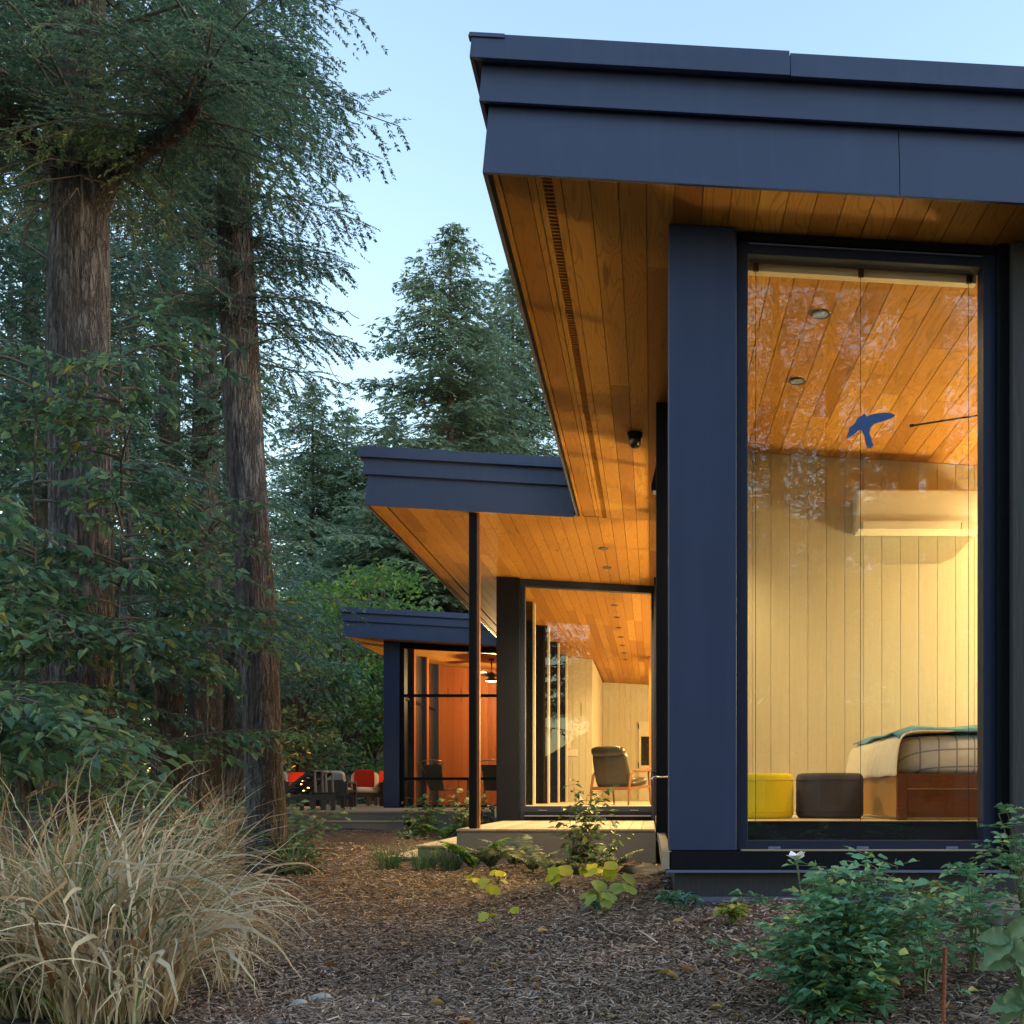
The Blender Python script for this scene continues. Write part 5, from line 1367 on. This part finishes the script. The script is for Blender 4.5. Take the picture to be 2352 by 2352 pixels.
def round_leaf(X, Y, n, R0, label, seed, mt='leaf_lime', H=.10, tilt=.5):
    """clump of round heart-shaped leaves on stalks"""
    g = ghf(X, Y); rs = np.random.default_rng(seed); t = thing('round_leaf_plant', (X, Y, g), label, 'plant'); K = 14; V = []; wd = []
    for k in range(n):
        a = rs.uniform(0, 6.28); r = rs.uniform(.02, .10); h = H * rs.uniform(.5, 1.2); c = np.array([X + r * np.cos(a), Y + r * np.sin(a), g + h])
        nn = unit(np.array([.6 * np.cos(a), .6 * np.sin(a) - tilt, 1.]) + rs.normal(0, .25, 3)); u = unit(np.cross(nn, [np.cos(a + 1), np.sin(a + 1), 0.])); w_ = np.cross(nn, u)
        R_ = R0 * .70 * rs.uniform(.7, 1.15); th = np.linspace(0, 2 * np.pi, K, endpoint=False)
        rr = R_ * (1 - .45 * np.exp(-((th - np.pi) / .35) ** 2)) * (1 + .05 * np.sin(th * 5 + k))
        ring = c + u * (rr * np.cos(th))[:, None] + w_ * (rr * np.sin(th))[:, None] + nn * (.25 * rr * np.abs(np.sin(th)) - .1 * R_)[:, None]
        V.append(np.vstack([c - nn * .1 * R_, ring])); wd.append((np.vstack([[X, Y, g], (np.array([X, Y, g]) + c) / 2 + [0, 0, .02], c - nn * .1 * R_]), .003))
    np_mesh('leaf', np.array(V), [(0, 1 + i, 1 + (i + 1) % K) for i in range(K)], mt, t, smooth=True); wood_mesh('stem', wd, 'stem_green', t, 5, .0015)
for i, (x, y, n, r, lab) in enumerate((
    (896, 1668, 3, .055, 'leftmost pair of round yellow-green leaves in the mulch'),
    (938, 1662, 5, .06, 'yellow-green round-leaf clump below the ferns, second from the left'),
    (925, 1692, 3, .055, 'round yellow-green leaves nearest the path, lower left of the clumps'),
    (1048, 1672, 7, .065, 'largest yellow-green round-leaf clump in front of the leafy shrub'),
    (1118, 1650, 5, .065, 'bright lime round-leaf clump right of the leafy shrub'),
    (1140, 1668, 5, .055, 'lime round-leaf clump on the lit mulch, rightmost at the back'),
    (1098, 1705, 3, .06, 'green round-leaf clump left of the single heart leaf'),
    (1138, 1716, 4, .05, 'green round-leaf clump low in the middle of the mound'),
    (1176, 1700, 2, .06, 'single heart-shaped green leaf pair nearest the corner column'),
    (945, 1748, 3, .04, 'small round-leaf seedling alone on the mulch near the path'))):
    Y = 1932 * .70 / (y + 8 - 1498)
    for _ in range(6): Y = 1932 * (EYE - ghf(gpos(x, Y), Y)) / (y + 8 - 1498)
    round_leaf(gpos(x, Y), Y, n + 1, r, lab, 120 + i, 'leaf_lime' if i not in (6, 7, 8) else 'leaf_pachy_lime')

def fern(X, Y, n, L, mt, label, seed, arch=.36):
    L = L * 1.0
    g = ghf(X, Y); rs = np.random.default_rng(seed); t = thing('fern', (X, Y, g), label, 'fern'); B_, D_, N_, L_ = [], [], [], []; wd = []
    for k in range(n):
        a = rs.uniform(0, 6.28); d = np.array([np.cos(a), np.sin(a), 0]); l = L * rs.uniform(.7, 1.15); s = np.linspace(.12, 1, 22)
        P = lambda s: np.array([X, Y, g]) + d * (l * .75 * s ** 1.4)[:, None] + UP * (l * (.95 * s - arch * s ** 2.4))[:, None]
        wd.append((P(np.linspace(0, 1, 6)), .003)); pts = P(s); T = unit(P(s + .02) - pts); sd = np.array([-d[1], d[0], 0.]); nv = unit(np.cross(sd, T) * -1)
        ln = l * .26 * np.sin(np.pi * np.clip(s * .92 + .06, 0, 1)) ** .8 + .006
        for sg in (1, -1):
            B_.append(pts); D_.append(unit(sd * sg + T * .45 - UP * .15)); N_.append(unit(nv + rs.normal(0, .2, nv.shape))); L_.append(ln)
    b, d, nn, L2 = map(np.concatenate, (B_, D_, N_, L_))
    np_mesh('frond', leaves(b, d, nn, L2, np.full(len(L2), L * .042), .05, .12, .4), LEAF_F, mt, t); wood_mesh('stem', wd, 'stem_green', t, 5, .001)
for i, (x, Y, n, L, mt, lab) in enumerate((
    (893, 10.4, 9, .50, 'leaf_fern_bright', 'bright green fern below the deck post'),
    (925, 10.2, 8, .36, 'leaf_fern', 'dusky fern right of the bright green one'),
    (972, 10.4, 8, .48, 'leaf_fern', 'dark upright fern against the deck riser, left of the shrub'),
    (1005, 9.8, 9, .38, 'leaf_fern', 'silvery fern in front of the dark upright one'),
    (1042, 9.2, 9, .36, 'leaf_fern', 'pale-tipped fern just left of the leafy shrub'),
    (1150, 9.6, 8, .38, 'leaf_fern', 'dusky fern right of the leafy shrub'),
    (1090, 9.1, 7, .28, 'leaf_fern', 'low silvery fern under the leafy shrub'),
    (840, 14.6, 9, .40, 'leaf_fern_bright', 'bright fern in the bed beyond the steps'))):
    fern(gpos(x, Y), Y, n, L, mt, lab, 140 + i)

def leafy_shrub(x, Y, H, label, seed, nst, Lr, leafL, mt, spread, name='leafy_shrub', heads=0):
    X = gpos(x, Y); g = ghf(X, Y); rs = np.random.default_rng(seed); t = thing(name, (X, Y, g), label, 'shrub'); B_, D_, N_, L_ = [], [], [], []; wd = []; tops = []
    for k in range(nst):
        a = rs.uniform(0, 6.28); d = np.array([np.cos(a), np.sin(a), 0]); h = H * (1.0 if k == 0 else rs.uniform(.35, .95)); o = spread * (.1 if k == 0 else rs.uniform(.3, 1.1))
        P = lambda s: np.array([X, Y, g]) + d * (o * s ** 1.2)[:, None] + UP * (h * s)[:, None]
        wd.append((P(np.linspace(0, 1, 6)), .006)); tops.append(P(np.array([1.]))[0])
        m = max(5, int(h / .045)); s = np.linspace(.2, 1, m); pts = np.repeat(P(s), 2, 0); n2 = len(pts); b = rs.uniform(0, 6.28, n2)
        dd = unit(np.stack([np.cos(b), np.sin(b), rs.uniform(-.35, .25, n2)], 1)); off = dd * rs.uniform(.01, Lr, (n2, 1))
        B_.append(pts + off); D_.append(dd); N_.append(unit(UP + rs.normal(0, .3, (n2, 3)) + dd * .3)); L_.append(leafL * rs.uniform(.6, 1.2, n2))
        for p, q in zip(pts, off): wd.append((np.vstack([p, p + q]), .0018))
    b, d, nn, L2 = map(np.concatenate, (B_, D_, N_, L_))
    np_mesh('foliage', leaves(b, d, nn, L2, L2 * .6, .14, .2, .42), LEAF_F, mt, t); wood_mesh('stem', wd, 'stem_red', t, 5, .0012)
    for k in range(heads):
        p = tops[k % len(tops)]; n = 70; dd = unit(rs.normal(size=(n, 3)))
        np_mesh('flower_head', leaves(p + dd * [[.045, .045, .03]], unit(perp(dd, rs)), dd, np.full(n, .022), np.full(n, .02), .1, 0, .5), LEAF_F, 'hydrangea_head', t)
leafy_shrub(1090, 9.5, .88, 'young leafy shrub standing before the lit deck', 151, 9, .10, .085, 'leaf_shrub', .34)
leafy_shrub(1150, 9.3, .52, 'small broad-leaved shoot right of the young shrub', 152, 3, .09, .095, 'leaf_shrub', .3)
leafy_shrub(800, 15.6, .60, 'hydrangea with faded heads by the lakeside step', 153, 12, .12, .09, 'leaf_fern_bright', .4, 'hydrangea', 7)
leafy_shrub(872, 14.6, .72, 'hydrangea with faded heads left of the deck post', 154, 12, .12, .09, 'leaf_shrub', .35, 'hydrangea', 7)
leafy_shrub(905, 14.9, .66, 'hydrangea half hidden behind the deck post', 155, 9, .12, .09, 'leaf_shrub', .28, 'hydrangea', 4)
leafy_shrub(572, 9.5, .24, 'low ivy-like plant at the foot of the leaning trunk', 156, 14, .10, .07, 'leaf_shrub', .28, 'ground_plant')
leafy_shrub(770, 14.8, .18, 'small silvery plant at the end of the lakeside step', 157, 8, .08, .06, 'leaf_pachy', .18, 'ground_plant')
for i, (x, Y) in enumerate(((545, 11.5), (100, 9.5), (230, 10.5), (330, 11.5))):
    leafy_shrub(x, Y, .7, ('shrub behind the leaning trunk', 'understorey shrub at the foot of the thick left trunk', 'understorey shrub right of the thick left trunk', 'understorey shrub in front of the grey trunk')[i], 160 + i, 16, .16, .10, 'leaf_beech', .6)

# ------------------------------------------------------------------ stones, stake
def rock(x, y, Y, s, mt, label, seed, name='stone'):
    X, _, z = at(x, y, Y); rs = np.random.default_rng(seed); m = MB().pillow((X, Y, ghf(X, Y) + s[2] * .22), s[0], s[1], s[2], 2.3, 10, 14)
    m.v = [tuple(np.array(v) + np.array([mnoise.noise(Vector(v) * 9 + Vector((seed, 0, 0))), mnoise.noise(Vector(v) * 9 + Vector((0, seed, 0))), mnoise.noise(Vector(v) * 9)]) * s[0] * .18) for v in m.v]
    tag(m.build(name, mt, None, (X, Y, ghf(X, Y)), smooth=False), label, 'stone')
rock(603, 1880, 3.72, (.085, .06, .045), 'stone', 'small pale stone on the path, right of a matching one', 1)
rock(563, 1905, 3.58, (.07, .05, .04), 'stone', 'small pale stone nearest the dry grass', 2)
rock(1905, 1745, 4.5, (.35, .25, .14), 'stone_dark', 'grey rock at the right edge behind the rose shoots', 3)
rock(1215, 1632, 9.6, (.50, .32, .10), 'stone_dark', 'flat grey stone between the deck and the near wing', 4)
Y = 3.25; X = gpos(1786, Y)
sk = MB()
p0 = np.array([X - .012, Y, ghf(X, Y) - .05]); p1 = np.array(at(1783, 1788, Y))
sk.tube([tuple(p0 + (p1 - p0) * s) for s in np.linspace(0, 1, 40)], [.0065 + .0014 * (i % 2) for i in range(40)], 8)
tag(sk.build('rebar_stake', 'rust', None, tuple(p0)), 'thin rusty steel stake stuck in the mulch right of the rose', 'stake')

# ------------------------------------------------------------------ loose bark chips
def chips(n, seed):
    rs = np.random.default_rng(seed)
    iy = 1560 + 400 * rs.uniform(0, 1, n) ** .8; ix = rs.uniform(330, 1990, n)
    Y = 1932 * .74 / (iy - 1498); X = (ix - 1230) / 1932 * Y
    for _ in range(3):
        Y = 1932 * (EYE - gh(X, Y)) / (iy - 1498); X = (ix - 1230) / 1932 * Y
    ok = (Y > 2.3) & (Y < 17.2) & ~((X > .1) & (Y > 5.28)) & ~((X > -3) & (Y > 11.0) & (X < .2)); X, Y = X[ok], Y[ok]; m = len(X)
    b = np.stack([X, Y, gh(X, Y) + rs.uniform(.002, .022, m)], 1)
    a = rs.uniform(0, 6.28, m); d = unit(np.stack([np.cos(a), np.sin(a), rs.normal(0, .25, m)], 1)); nn = unit(UP + rs.normal(0, .45, (m, 3)))
    k = .55 + .075 * Y
    L = rs.lognormal(-3.7, .5, m) * k; W = np.minimum(L * .4, rs.uniform(.0035, .009, m) * k)
    s = unit(np.cross(d, nn)); L = L[:, None]; W = W[:, None]
    V = np.stack([b - s * W * .5, b + d * L * .5 - s * W * .42 + nn * L * .06, b + d * L - s * W * .2, b + d * L + s * W * .3, b + d * L * .45 + s * W * .5 + nn * L * .06, b + s * W * .35], 1)
    o = np_mesh('mulch_chips', V, [(0, 1, 4, 5), (1, 2, 3, 4)], 'mulch_chip')
    tag(o, 'loose shredded bark chips lying all over the path and beds', 'mulch', kind='stuff')
chips(125000, 9)

def litter(n, seed):
    rs = np.random.default_rng(seed)
    iy = 1575 + 370 * rs.uniform(0, 1, n); ix = rs.uniform(420, 1980, n); Y = 1932 * .74 / (iy - 1498); X = (ix - 1230) / 1932 * Y
    for _ in range(3):
        Y = 1932 * (EYE - gh(X, Y)) / (iy - 1498); X = (ix - 1230) / 1932 * Y
    ok = (Y > 2.3) & (Y < 16) & ~((X > .05) & (Y > 5.2)) & ~((X > -3) & (Y > 10.9)); X, Y = X[ok], Y[ok]; m = len(X)
    b = np.stack([X, Y, gh(X, Y) + .02], 1); a = rs.uniform(0, 6.28, m)
    L = rs.uniform(.025, .07, m)
    o = np_mesh('fallen_leaves', leaves(b, unit(np.stack([np.cos(a), np.sin(a), rs.normal(0, .15, m)], 1)), unit(UP + rs.normal(0, .3, (m, 3))), L, L * .6, .2, .15), LEAF_F, 'fallen_leaf')
    tag(o, 'scattered small brown and yellow fallen leaves on the mulch', 'leaf litter', kind='stuff')
litter(170, 15)
